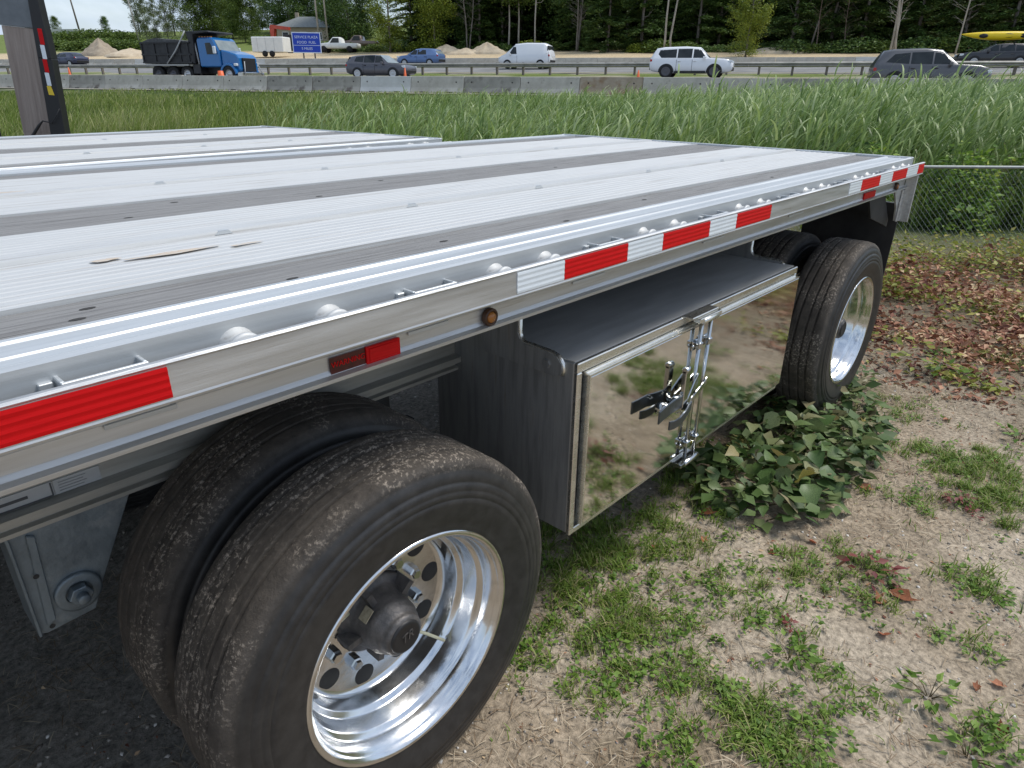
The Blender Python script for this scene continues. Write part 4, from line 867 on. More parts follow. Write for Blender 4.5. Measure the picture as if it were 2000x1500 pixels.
b = MB(); b.add([(1.80, -.95, 2.58), (1.80, .95, 2.58), (2.16, 1.0, 1.98), (2.16, -1.0, 1.98), (1.77, -.95, 2.56), (1.77, .95, 2.56), (2.12, 1.0, 1.96), (2.12, -1.0, 1.96)], [(0, 1, 2, 3), (7, 6, 5, 4), (0, 4, 5, 1), (1, 5, 6, 2), (2, 6, 7, 3), (3, 7, 4, 0)]); b.obj('windscreen', M_GLASSL, cab)
b = MB(); b.box(3.5, 3.62, -.62, .62, .72, 1.52); b.obj('grille', M_TRIMB, tk, bevel=.02)
b = MB(); b.box(3.45, 3.85, -1.15, 1.15, .38, .66); b.obj('bumper', M_CHROME, tk, bevel=.05)
b = MB(); b.tube([(3.9, -.9, .5), (3.7, -.6, 1.3)], .03, 6); b.tube([(3.9, .9, .5), (3.7, .6, 1.3)], .03, 6); b.obj('plow_bracket', M_LABEL, tk)
b = MB(); b.tube([(.28, -.98, 1.0), (.12, -1.02, 2.9)], .055, 10); b.obj('exhaust_stack', M_LABEL, tk)
for x in np.linspace(.6, 1.5, 5):
    b = MB(); b.box(x-.06, x+.04, -.06-.9, .06-.9, 2.74, 2.80); b.obj('roof_lamp', M_AMBER, tk)
b = MB(); b.box(-4.3, 3.4, -.45, .45, .62, 1.0); b.box(-.2, .4, -1.1, 1.1, .55, 1.1); b.obj('chassis', M_PBLACKT, tk)
for x in (-3.35, -2.05, -.80, 2.72):
    for sg in (-1, 1):
        Mw = Matrix.Translation((x, sg*.78, .52))@(Matrix.Identity(4) if sg > 0 else Matrix.Rotation(math.pi, 4, 'Z'))
        b = MB(); b.lathe([(0, .0001), (0, .46), (.03, .52), (.30, .52), (.33, .47), (.32, .30)], 24, Mw); tw = b.obj('wheel', M_CTYRE, tk)
        b = MB(); b.lathe([(.32, .30), (.25, .27), (.24, .12), (.36, .11), (.36, .0001)], 20, Mw); b.obj('rim', M_CRIM if x in (2.72, -.80) else M_DRIM, tw)

# pickup trucks, trailer, house, machine arm, sign ------------------------
def pickup(u, t, label, pmat, left=True):
    e = empty('pickup_truck', PR(u, t, .02), ROADYAW+(math.pi if left else 0)+.25, label=label, cat='pickup')
    b = MB(); loft(b, [(-2.7, .6, .95, .98, .95), (-2.6, .5, 1.05, 1.07, .98), (-.6, .45, 1.07, 1.09, 1), (-.55, .45, 1.07, 1.62, 1), (-.3, .45, 1.07, 1.78, 1), (.5, .45, 1.06, 1.78, 1), (1.1, .45, 1.05, 1.15, 1), (2.3, .5, .98, 1.03, .97), (2.6, .6, .8, .84, .86)], 1.95, .76); b.obj('body', pmat, e)
    b = MB(); b.prism([(.85, 1.12), (-.35, 1.12), (-.3, 1.66), (.45, 1.66)], 1, -.93, .93); b.obj('side_window', M_GLASS, e)
    for x in (-1.7, 1.75):
        for sg in (-1, 1):
            b = MB(); b.lathe([(0, .0001), (0, .38), (.25, .38), (.25, .0001)], 18, Matrix.Translation((x, sg*.86-.125, .38))); b.obj('wheel', M_CTYRE, e)
    return e
pickup(662, 50, 'silver pickup truck parked on the dirt right of the blue road sign', M_WPAINT); pickup(702, 56, 'brown older pickup parked under the dark trees, right of the silver pickup', paint('brown_paint', (.16, .11, .08)))
e = empty('box_trailer', PR(536, 42, .0), ROADYAW+.15, label='white box trailer parked between the dump truck and the blue sign', cat='trailer')
b = MB(); b.box(-2.3, 1.9, -1.0, 1.0, .5, 2.2); b.obj('box', M_WPAINT, e, bevel=.08)
b = MB(); b.box(1.95, 2.6, -.1, .1, .45, .55); b.obj('drawbar', M_TRIMB, e)
for x in (-.6, .35):
    b = MB(); b.lathe([(0, .0001), (0, .33), (.2, .33), (.2, .0001)], 18, Matrix.Translation((x, -1.12, .33))); b.obj('wheel', M_CTYRE, e)
for x in (-1.5, -.4, .7): b = MB(); b.box(x-.02, x+.02, -1.012, -1.0, .6, 2.1); b.obj('panel_seam', M_LABEL, e)
e = empty('house', PR(606, 66, -.3), ROADYAW+.3, label='low tan house with grey hip roof behind the blue road sign', cat='house')
b = MB(); b.box(-3.9, 3.9, -3, 3, 0, 2.6); b.obj('wall', M_SIDING, e)
b = MB(); b.add([(-4.5, -3.5, 2.6), (4.5, -3.5, 2.6), (4.5, 3.5, 2.6), (-4.5, 3.5, 2.6), (-1.2, 0, 4.3), (1.2, 0, 4.3)], [(0, 1, 5, 4), (2, 3, 4, 5), (1, 2, 5), (3, 0, 4), (3, 2, 1, 0)]); rf = b.obj('roof', M_ROOF, e)
b = MB(); b.box(-1.9, -1.4, .2, .7, 3.4, 4.9); b.obj('chimney', M_SIDING, rf)
for x in (-2.6, .2, 2.6):
    b = MB(); b.box(x-.5, x+.5, -3.05, -2.99, .9, 2.0); wd = b.obj('window', M_WPAINT, e)
    b = MB(); b.box(x-.42, x+.42, -3.06, -3.051, .98, 1.92); b.obj('pane', M_GLASS, wd)
e = empty('machine_boom', PR(550, 56, 0), ROADYAW, label='red excavator boom reaching over the white box trailer', cat='excavator')
b = MB(); b.prism([(-1.25, 1.6), (-1.35, 3.0), (-1.1, 3.35), (1.9, 3.0), (1.9, 2.6), (-.5, 2.8), (-.75, 1.6)], 1, -.25, .25); b.obj('boom', M_REDM, e)
b = MB(); b.box(1.3, 2.7, -.9, .9, .5, 2.0); b.obj('cab', M_TRIMB, e, bevel=.06)
b = MB(); b.box(.4, 3.2, -1.1, -.6, 0, .6); b.box(.4, 3.2, .6, 1.1, 0, .6); b.obj('track', M_TRIMB, e)
b = MB(); b.prism([(-1.3, .6), (-1.5, 1.6), (-.7, 1.6), (-.5, .8)], 1, -.4, .4); b.obj('bucket', M_TRIMB, e)
sg_ = empty('road_sign', PR(601, 33.5), math.atan2(Th[1], Th[0])+.10, label='blue highway sign on two wooden legs, white lettering about the service plaza', cat='sign')
SB = 1.0; SWd, SHt = 3.0, 2.0
b = MB(); b.box(-SWd/2, SWd/2, -.03, .03, SB, SB+SHt); b.obj('border', M_SIGNW, sg_, bevel=.004)
b = MB(); b.box(-SWd/2+.09, SWd/2-.09, -.036, -.031, SB+.09, SB+SHt-.09); b.obj('panel', M_SIGNB, sg_)
for s, z, sz in (('SERVICE PLAZA', 1.52, .31), ('FOOD  FUEL', 1.02, .31), ('5 MILES', .42, .31)): text_mesh('lettering', s, sz*1.15, M_SIGNW, sg_, Matrix.Translation((0, -.038, SB+z))@FRONT, ext=.003, space=1.0)
b = MB(); b.box(-SWd/2+.09, SWd/2-.09, -.040, -.037, SB+.72, SB+.76); b.obj('divider', M_SIGNW, sg_)
for x in (-.45, .75): b = MB(); b.box(x-.07, x+.07, .031, .17, -.6, SB+1.8); b.obj('leg', M_POLEW, sg_)
# poles
def pole(u, t, h, lean, label, m, r=.14, arm=False):
    e = empty('utility_pole', PR(u, t), ROADYAW, label=label, cat='pole'); e.rotation_euler.y = lean
    b = MB(); b.tube([(0, 0, 0), (0, 0, h)], [r, r*.7], 10); b.obj('shaft', m, e)
    if arm: b = MB(); b.box(-1.2, 1.2, -.06, .06, h-.9, h-.75); b.obj('crossarm', m, e)
    return e
q1 = pole(172, 96, 11, -.10, 'brown leaning utility pole against the sky at upper left', M_POLEW, .2, True)
q2 = pole(283, 60, 11, -.12, 'pale grey light pole behind the dump truck tailgate', M_RAIL, .12)
q3 = pole(626, 54, 13, -.02, 'left of two pale poles beside the house', M_PBARK, .12); q4 = pole(643, 56, 13, -.03, 'right of two pale poles beside the house', M_PBARK, .12)
q5 = pole(1560, 46, 2.9, .16, 'short brown leaning stub pole in front of the pines', M_POLEW, .10)
b = MB()
for o, dz in ((0, 9.6), (.5, 9.3)):
    A = Vector(PR(172, 96))+Vector((0, 0, dz)); Bv = Vector(PR(626, 54))+Vector((0, 0, dz+1)); Cv = A+(A-Bv).normalized()*40
    b.tube([A.lerp(Bv, s)-Vector((0, 0, 1.6*s*(1-s)*4)) for s in np.linspace(0, 1, 14)], .025, 4)
b.obj('overhead_cable', M_TRIMB, None, label='thin overhead cables strung from the leaning utility pole across the sky', cat='cable')
# heaps of sand
def heap(u, t, rx, ry, h, label, m=None, nm='sand_pile'):
    n, r = 40, 14; V = []; F = []; seed = int(u)
    for i in range(r+1):
        q = i/r
        for k in range(n):
            a = 2*math.pi*k/n; rad = q*(1+.16*math.sin(a*2+seed)+.10*math.sin(a*5+seed*2)); z = h*(1-q)**1.05*(1+.0)
            jit = .10*h*(math.sin(a*7+q*9+seed)*math.sin(q*11+seed))*(q*(1-q)*4)
            V.append((rx*rad*math.cos(a), ry*rad*math.sin(a), z+jit-(.25 if i == r else 0)))
    for i in range(r):
        for k in range(n): F.append((i*n+k, (i+1)*n+k, (i+1)*n+(k+1) % n, i*n+(k+1) % n))
    o = link(nm, np_mesh(nm, V, F, m or M_SANDP, smooth=True), None, label=label, cat='pile'); o.location = PR(u, t, -.02); o.rotation_euler.z = ROADYAW; return o
M_GRAVP = pm('brown_gravel_heap', (.26, .21, .155), (.36, .30, .22), 2, rough=.95, bump=.6, bscale=9)
heap(204, 48, 3.4, 3.0, 2.3, 'tall cone of brown gravel behind the navy sedan', M_GRAVP, 'gravel_pile')
heap(262, 46, 4.5, 3, 1.0, 'low tan sand bank between gravel cone and dump truck')
heap(868, 48, 2.2, 1.5, 1.0, 'small sand mound right of the blue hatchback'); heap(945, 47, 2.6, 1.8, 1.25, 'rounded pale sand mound left of the white van'); heap(905, 46, 2.2, 1.5, .7, 'low sand hump between two mounds near the van')
heap(1500, 46, 5, 2.0, .6, 'long low sand ridge right of the yellow green tree')

# ------------------------------------------------------------------ vegetation helpers
def rotmats(n, tilt=1.0, yaw=None):
    """random leaf frames; tilt 1 = any direction, small = nearly flat"""
    a = rng.random(n)*2*np.pi if yaw is None else yaw
    th = rng.random(n)*np.pi*.5*tilt; ph = rng.random(n)*2*np.pi
    z = np.stack([np.sin(th)*np.cos(ph), np.sin(th)*np.sin(ph), np.cos(th)], -1)
    x = np.stack([np.cos(a), np.sin(a), 0*a], -1); x = x - z*(x*z).sum(-1, keepdims=True); x /= np.linalg.norm(x, axis=-1, keepdims=True)+1e-9
    y = np.cross(z, x); return np.stack([x, y, z], -1)      # columns
LT_V = np.array([(0, 0, 0), (.35, .26, .03), (.40, 0, -.03), (.35, -.26, .03), (1, 0, -.06)]); LT_F = np.array([(0, 2, 1), (0, 3, 2), (1, 2, 4), (2, 3, 4)])
DI_V = np.array([(-.5, 0, 0), (0, -.36, .08), (.5, 0, 0), (0, .36, .08)]); DI_F = np.array([(0, 1, 2), (0, 2, 3)])
def scatter(P, size, R, tv=DI_V, tf=DI_F):
    n = len(P); V = P[:, None, :] + np.einsum('nij,kj->nki', R, tv)*np.asarray(size).reshape(-1, 1, 1)
    F = tf[None]+(np.arange(n)*len(tv))[:, None, None]
    return V.reshape(-1, 3), F.reshape(-1, tf.shape[1]), len(tv)
def blades(P, L, w, lean, az, n=4, droop=.35):
    """curved grass blades. P base, L length, w width, lean 0..1 horizontal reach, az direction"""
    N = len(P); tau = np.linspace(0, 1, n+1); d = np.stack([np.cos(az), np.sin(az)], -1); s = np.stack([-np.sin(az), np.cos(az)], -1)
    V = np.empty((N, n*2+1, 3)); 
    for i, t in enumerate(tau):
        hx = L*lean*t**1.7; z = L*(t-droop*lean*t**2.4)
        c = np.stack([P[:, 0]+d[:, 0]*hx, P[:, 1]+d[:, 1]*hx, P[:, 2]+z], -1)
        if i < n:
            ww = w*(1-t**2*.8)*.5
            for k, sg in enumerate((-1, 1)): V[:, i*2+k] = c+np.stack([s[:, 0]*ww*sg, s[:, 1]*ww*sg, 0*ww], -1)
        else: V[:, 2*n] = c
    f = []
    for i in range(n-1): f += [(2*i, 2*i+1, 2*i+3), (2*i, 2*i+3, 2*i+2)]
    f.append((2*n-2, 2*n-1, 2*n)); f = np.array(f)
    F = f[None]+(np.arange(N)*(2*n+1))[:, None, None]
    return V.reshape(-1, 3), F.reshape(-1, 3), 2*n+1
def join(parts):
    V = []; F = []; Rn = []; b = 0
    for v, f, r in parts: V.append(v); F.append(f+b); Rn.append(r); b += len(v)
    return np.concatenate(V), np.concatenate(F), np.concatenate(Rn)
def rep(r, k): return np.repeat(r, k)
def sh(P2): return np.stack([P2[:, 0], P2[:, 1], gz(P2[:, 0], P2[:, 1])], -1)
def SH(s, h): return CAM[:2]+np.outer(s, Th)+np.outer(h, Hh)

# ------------------------------------------------------------------ trees
def crown_conifer(seed, H=15, R=3.0, z0=.5, n=9000):
    r = np.random.default_rng(seed); P = []; ax = []
    lev = z0
    while lev < H:
        k = r.integers(4, 7); rr = R*(1-(lev-z0)/(H-z0))**.75*(.75+.5*r.random())+.25
        for j in range(k):
            a = r.random()*2*np.pi; L = rr*(.6+.5*r.random()); m = max(5, int(n/38*L/R))
            if r.random() < .18: continue
            q = r.random(m)**.65; off = (r.random((m, 3))-.5)*np.array([.75, .75, .28])*(.4+.8*q)[:, None]
            up = .10*r.normal(); P.append(np.stack([np.cos(a)*L*q, np.sin(a)*L*q, lev+L*q*(.12+up)-.28*L*q**2], -1)+off)
        lev += .38+.25*r.random()
    P = np.concatenate(P); R_m = rotmats(len(P), .45)
    V, F, k = scatter(P, .20+.20*r.random(len(P)), R_m, DI_V*np.array([1.3, .55, 1]), DI_F)
    return V, F, rep(np.clip(r.normal(.4, .25, len(P)), 0, 1), k)
def crown_broad(seed, H=13, R=4.4, z0=2.0, n=24000, blobs=120, ls=.25):
    r = np.random.default_rng(seed); P = []
    for i in range(blobs):
        zz = z0+(H-z0)*r.random(); prof = np.sin(np.pi*np.clip((zz-z0)/(H-z0)*.85+.12, 0, 1))**.6
        a = r.random()*2*np.pi; d = R*prof*(.95*r.random()**.6); c = np.array([np.cos(a)*d, np.sin(a)*d, zz]); br = R*(.16+.20*r.random())
        m = n//blobs; v = r.normal(size=(m, 3)); v /= np.linalg.norm(v, axis=1)[:, None]
        P.append(c+v*br*(.35+1.15*r.random((m, 1))**.9)*np.array([1, 1, .8]))
    P = np.concatenate(P); tone = rep(r.normal(0, .14, blobs), n//blobs)
    V, F, k = scatter(P, ls*(.7+.6*r.random(len(P))), rotmats(len(P), .9))
    return V, F, rep(np.clip(r.normal(.45, .22, len(P))+tone, 0, 1), k)
def trunk_mesh(seed, H, r0, mat, limbs=10, spread=2.2, z0=2, bend=.3):
    r = np.random.default_rng(seed); b = MB()
    zs = np.linspace(-.4, H, 8); px = np.cumsum(r.normal(size=8))*bend*.3; py = np.cumsum(r.normal(size=8))*bend*.3
    b.tube([(px[i]-px[0], py[i]-py[0], zs[i]) for i in range(8)], [r0*(1-.85*i/7) for i in range(8)], 8)
    for j in range(limbs):
        z = z0+(H*.9-z0)*r.random(); i = np.interp(z, zs, range(8)); x = np.interp(z, zs, px-px[0]); y = np.interp(z, zs, py-py[0]); a = r.random()*2*np.pi; L = spread*(1-z/H*.6)*(.5+.6*r.random())
        rr = r0*(1-.8*z/H)*.4
        b.tube([(x, y, z), (x+math.cos(a)*L*.5, y+math.sin(a)*L*.5, z+L*.35*r.random()), (x+math.cos(a)*L, y+math.sin(a)*L, z+L*(.2+.6*r.random()))], [rr, rr*.6, rr*.2], 5)
    return b.mesh('trunk', mat)
def bare_mesh(seed, H, r0, mat, stems=1, n2=26):
    r = np.random.default_rng(seed); b = MB()
    for s in range(stems):
        lx_, ly_ = (r.normal()*.12, r.normal()*.12) if stems > 1 else (r.normal()*.03, r.normal()*.03)
        pts = [(s*.25+lx_*z+.05*math.sin(z*1.3+s), ly_*z, z) for z in np.linspace(-.3, H, 8)]
        b.tube(pts, [r0*(1-.75*i/7) for i in range(8)], 7)
        for j in range(n2):
            z = H*(.25+.7*r.random()); x = s*.25+lx_*z; y = ly_*z; a = r.random()*2*np.pi; L = 1.6*(.4+.7*r.random()); rr = r0*.22
            e1 = (x+math.cos(a)*L*.5, y+math.sin(a)*L*.5, z+L*.3); e2 = (x+math.cos(a)*L, y+math.sin(a)*L, z+L*(.35+.5*r.random()))
            b.tube([(x, y, z), e1, e2], [rr, rr*.6, rr*.25], 4)
            for q in range(2):
                a2 = a+r.normal()*.7; b.tube([e1, (e1[0]+math.cos(a2)*L*.5, e1[1]+math.sin(a2)*L*.5, e1[2]+L*.35*r.random())], [rr*.4, rr*.15], 4)
    return b.mesh('trunk', mat)
CON = [np_mesh('crown', *(lambda c: (c[0], c[1]))(c), M_PINE, c[2]) for c in (crown_conifer(s, H=15+s % 3, R=3+.3*(s % 2)) for s in (1, 2, 3))]
BRD = [np_mesh('crown', c[0], c[1], M_DECI, c[2]) for c in (crown_broad(s, H=13, z0=z) for s, z in ((11, .9), (12, 1.4)))]
BRN = [np_mesh('crown', c[0], c[1], M_DECI, c[2]) for c in (crown_broad(s, H=13, z0=5.5, n=6500, blobs=26) for s in (14,))]
YLW = [np_mesh('crown', c[0], c[1], M_YEL, c[2]) for c in (crown_broad(s, H=14, R=3.0, z0=.6, n=15000, blobs=90, ls=.20) for s in (21, 22))]
GRY = [np_mesh('crown', c[0], c[1], M_GREY, c[2]) for c in (crown_broad(s, H=12, R=2.6, z0=1.2, n=9000, blobs=60, ls=.2) for s in (31,))]
def dark(me, m): c = me.copy(); c.materials.clear(); c.materials.append(m); return c
DRK = [dark(BRD[0], M_PINE), dark(BRD[1], M_PINE)]
TRK = [trunk_mesh(1, 14, .20, M_BARK), trunk_mesh(2, 13, .16, M_BARK, 8), trunk_mesh(3, 13, .13, M_PBARK, 7, z0=5)]
BARE = [bare_mesh(5, 10, .10, M_PBARK, 1), bare_mesh(6, 11, .12, M_PBARK, 3, 18), bare_mesh(8, 6.5, .07, pm('reddish_dead_bark', (.11, .075, .06), (.2, .15, .12), 3, rough=.9), 1, 34), bare_mesh(9, 9, .11, M_BARK, 2, 24)]
bush_later = []
def tree(name, u, t, crown, trunk, sc_, label, group='trees at the wood edge', dz=0, xy=None, cat='tree'):
    e = empty(name, PR(u, t, dz), random.random()*6.28, label=label, cat=cat, group=group)
    s = sc_ if hasattr(sc_, '__len__') else (sc_, sc_, sc_); e.scale = s
    if trunk is not None: link('trunk', trunk, e)
    if crown is not None: link('crown', crown, e)
    return e
tree('broadleaf_tree', 95, 118, DRK[0], TRK[1], .62, 'dark round tree on the hill right behind the ramp', 'trees on the left hill')
tree('broadleaf_tree', 128, 112, BRD[0], TRK[1], 0.30, 'low dark tree on the hilltop left of the leaning utility pole', 'trees on the left hill')
tree('broadleaf_tree', 222, 125, DRK[1], TRK[1], .30, 'tiny round dark tree alone on the hill skyline', 'trees on the left hill')
tree('broadleaf_tree', 300, 76, GRY[0], TRK[2], 0.68, 'thin grey green tree above the dump truck tailgate', 'trees on the left hill')
tree('broadleaf_tree', 338, 80, GRY[0], TRK[1], 0.65, 'grey green feathery tree above the dump body', 'trees on the left hill')
tree('broadleaf_tree', 372, 66, GRY[0], TRK[1], 0.40, 'pale rounded willow like tree just left of the truck cab shield', 'trees on the left hill')
tree('broadleaf_tree', 425, 74, BRD[0], TRK[0], 0.72, 'tall full green tree above the blue truck cab', 'trees on the left hill')
tree('broadleaf_tree', 462, 80, BRD[1], TRK[0], 0.68, 'full green tree right of the tall one over the truck hood', 'trees on the left hill')
tree('broadleaf_tree', 505, 90, BRD[0], TRK[1], 0.32, 'small rounded green tree at the right end of the left group', 'trees on the left hill')
for u, t, k_, s_2, lb in ((285, 84, 'G', .8, 'grey green tree behind the pale light pole'), (318, 70, 'G', .62, 'low grey green tree between two feathery trees over the tailgate'), (352, 86, 'G', .9, 'taller grey green tree behind the dump body'), (395, 72, 'B', .8, 'bushy green tree left of the tallest one above the cab'), (448, 88, 'B', 1.0, 'broad tree behind the tallest tree over the truck'), (485, 72, 'B', .7, 'green tree over the front end of the truck'),
                        (520, 96, 'B', .5, 'small tree in the gap above the white box trailer'), (555, 90, 'D', .9, 'dark tree above the excavator boom'), (630, 92, 'D', .95, 'dark tree between the two pale poles'), (700, 76, 'D', 1.0, 'dark tree meeting the large yellow green tree'), (85, 128, 'D', .55, 'dark tree half hidden by the ramp on the hill')):
    tree('broadleaf_tree', u, t, {'G': GRY[0], 'B': BRD[u % 2], 'D': DRK[u % 2]}[k_], TRK[1], s_2, lb, 'trees on the left hill')
for u, s_2, t in ((92, 2.2, 78), (120, 2.0, 82), (150, 2.3, 80), (178, 2.2, 84), (205, 2.3, 82), (232, 2.4, 80), (258, 2.2, 78), (515, 1.6, 70), (540, 1.5, 72)):
    bush_later.append((u, t, s_2, 0, f'{ordn[len(bush_later)]} shrub from the left in the upper hedge row on the slope'))
tree('dark_tree', 572, 84, DRK[0], TRK[0], .95, 'very dark tree behind the house, left of the two pale poles')
tree('dark_tree', 604, 88, DRK[1], TRK[0], .78, 'dark tree directly above the grey house roof')
tree('dark_tree', 682, 66, DRK[0], TRK[0], 1.05, 'tall very dark tree behind the parked pickups')
tree('dark_tree', 655, 80, DRK[1], TRK[0], .7, 'shorter dark tree right of the pale poles')
tree('yellow_green_tree', 760, 50, YLW[0], TRK[1], .98, 'large yellow green tree right of the dark pickups')
tree('yellow_green_tree', 845, 52, YLW[1], TRK[1], .92, 'yellow green tree above the light blue hatchback')
tree('yellow_green_tree', 1440, 40, YLW[1], TRK[1], .62, 'lone yellow green tree on the sand right of the white SUV')
for u, t, s, lb in ((930, 55, 1.0, 'dark pine with lit lower boughs left of the slim pale trunks'), (975, 58, 1.05, 'deep green pine between the yellow tree and slim trunks'), (1120, 52, .95, 'layered pine right of the white van'), (1175, 49, .9, 'pine with broad lit layered boughs above the bare sand'), (1240, 50, .98, 'pine just left of the twin pale birches'),
                    (1345, 53, 1.0, 'black green pine behind the white SUV roof'), (1385, 55, 1.0, 'dark pine touching the lone yellow green tree'), (1525, 48, 1.0, 'pine with bright high boughs right of the yellow green tree'), (1600, 50, .95, 'pine right of the leaning stub pole'), (1655, 49, 1.0, 'pine left of the bare multi stem tree'),
                    (1760, 50, 1.0, 'dark pine behind the bare multi stem tree'), (1850, 48, .95, 'pine over the front of the black wagon'), (1935, 48, 1.0, 'pine above the yellow kayak'), (2010, 47, 1.0, 'pine at the right edge of the photo')):
    tree('pine_tree', u, t, CON[int(u) % 3], TRK[0], s, lb)
for u, t, s, lb in ((1035, 52, .9, 'slim pale trunk rising left of the white van roof'), (1006, 54, 1.0, 'slim pale trunk left of the van, second of the slim trunks'), (985, 53, .95, 'leftmost of the slim pale trunks before the dark wood'), (1283, 46, .95, 'left of the twin pale birch trunks above the white SUV')): tree('bare_tree', u, t, BRN[0] if u < 1010 else None, TRK[2], s, lb)
e = tree('bare_tree', 1297, 46, None, TRK[2], .95, 'right leaning one of the twin pale birch trunks above the white SUV'); e.rotation_euler = (.07, .09, 0)
tree('bare_tree', 1118, 50, None, BARE[3], .9, 'forked grey bare tree against the dark wood right of the van')
tree('bare_tree', 1572, 46, None, BARE[2], .95, 'reddish dead sapling behind the leaning stub pole'); tree('bare_tree', 1625, 46, None, BARE[2], .8, 'second reddish dead sapling right of the stub pole')
tree('bare_tree', 1726, 42, None, BARE[1], .9, 'pale bare tree with three stems behind the dark grey SUV'); tree('bare_tree', 1840, 42, None, BARE[0], .85, 'thin pale bare tree left of the kayak tip'); tree('bare_tree', 1985, 40, None, BARE[3], .9, 'twiggy bare tree behind the right end of the kayak')
tree('bare_tree', 912, 52, None, BARE[3], 1.0, 'grey bare trunks at the right edge of the yellow green tree')
k = 0
for t0, stp in ((62, 3.6), (68, 3.8), (75, 4.2)):
    for a in np.arange(-27, 66, stp):
        e = empty('conifer_tree', RP(a+rng.normal()*.8, t0+rng.normal()), random.random()*6.28, label='dark tree deep in the wood behind the highway', cat='tree', group='dark trees deep in the wood')
        s = .95+.25*random.random(); e.scale = (s*1.15, s*1.15, s); link('trunk', TRK[k % 2], e); link('crown', (CON+[DRK[0]])[k % 4], e); k += 1
# dense shade wood behind everything: foliage mass
n = 34000; a = rng.uniform(-28, 75, n); t = rng.uniform(80, 90, n); P2 = BW+np.outer(a, DW)+np.outer(t, NW)
P = np.stack([P2[:, 0], P2[:, 1], terrain(P2[:, 0], P2[:, 1])+rng.random(n)**.8*17], -1)
V, F, kk = scatter(P, .7+.8*rng.random(n), rotmats(n, 1)); link('far_wood', np_mesh('far_wood', V, F, M_PINE, rep(rng.random(n)*.5, kk)), None, kind='stuff', label='dark mass of the wood closing off the background')
# undergrowth at the wood edge
def bushmesh(seed, n=1500, R=1.0, ls=.13, mat=M_DECI):
    r = np.random.default_rng(seed); v = r.normal(size=(n, 3)); v /= np.linalg.norm(v, axis=1)[:, None]; v *= (.45+.6*r.random((n, 1))); v[:, 2] = np.abs(v[:, 2])*.85
    V, F, kk = scatter(v*R, ls*(.7+.6*r.random(n)), rotmats(n, .9)); return np_mesh('foliage', V, F, mat, rep(np.clip(r.normal(.45, .25, n), 0, 1), kk))
BU = [bushmesh(1), bushmesh(2, mat=M_GREY), bushmesh(3, mat=M_YEL), bushmesh(4, mat=M_PINE)]
def bush(u, t, s, i, lb, grp='bushes at the wood edge', cat='bush'):
    e = empty('bush', PR(u, t, -.05), random.random()*6.28, label=lb, cat=cat, group=grp); e.scale = (s*1.4, s*1.4, s); link('foliage', BU[i], e)
for j, u in enumerate(range(640, 2060, 42)):
    bush(u+random.uniform(-12, 12), 52.5 if u < 1200 else 47.5 if u < 1500 else 45.5, random.uniform(.9, 1.7), (0, 3, 0, 3, 2)[j % 5] if u < 1300 else (3, 0, 3)[j % 3], f'low bush at wood foot, {["left end", "behind the hatchback", "near the sand mounds", "left of the van", "right of the van", "left of the white SUV", "behind the white SUV", "right of the lone tree", "by the stub pole", "behind the grey SUV", "under the kayak", "right end"][min(11, j//3)]}, {["first", "second", "third"][j % 3]} one')
for u, s, t, lb in ((100, 1.9, 60, 'leftmost dark hedge bush beyond the navy sedan'), (130, 2.0, 62, 'hedge bush above the navy sedan roof'), (158, 1.9, 60, 'hedge bush left of the gravel cone'), (185, 2.1, 62, 'hedge bush behind the gravel cone'), (212, 2.3, 60, 'tallest hedge bush right above the gravel cone'), (240, 2.1, 60, 'hedge bush right of the gravel cone'), (266, 2.0, 60, 'hedge bush next to the dump truck tailgate'), (345, 2.0, 62, 'bush seen over the load of the dump truck')):
    bush(u, t, s, 0, lb, 'hedge on the left slope')
for q_ in bush_later: bush(*q_, 'hedge on the left slope')
for u, s, t in ((570, 1.2, 58), (650, 1.3, 60), (690, 1.2, 60), (725, 1.1, 58)): bush(u, t, s, 2, {570: 'small yellow green bush left of the grey roofed house', 650: 'small yellow green bush right of the house', 690: 'small yellow green bush between the two parked pickups', 725: 'small yellow green bush right of the brown pickup'}[u], 'bushes by the house')
wl = MB(); A = PR(85, 100); Bv = PR(170, 92); d = (Bv-A)
link_ = None
b = MB(); nn = Vector((-d.y, d.x, 0)).normalized()*.15
vs = []
for pt in (A, Bv): vs += [pt-nn+Vector((0, 0, -.5)), pt+nn+Vector((0, 0, -.5)), pt+nn+Vector((0, 0, 1.1)), pt-nn+Vector((0, 0, 1.1))]
b.add(vs, [(0, 1, 2, 3), (7, 6, 5, 4), (0, 4, 5, 1), (1, 5, 6, 2), (2, 6, 7, 3), (3, 7, 4, 0)]); b.obj('retaining_wall', M_CONCW, None, label='long pale low wall on the hill at upper left', cat='wall')

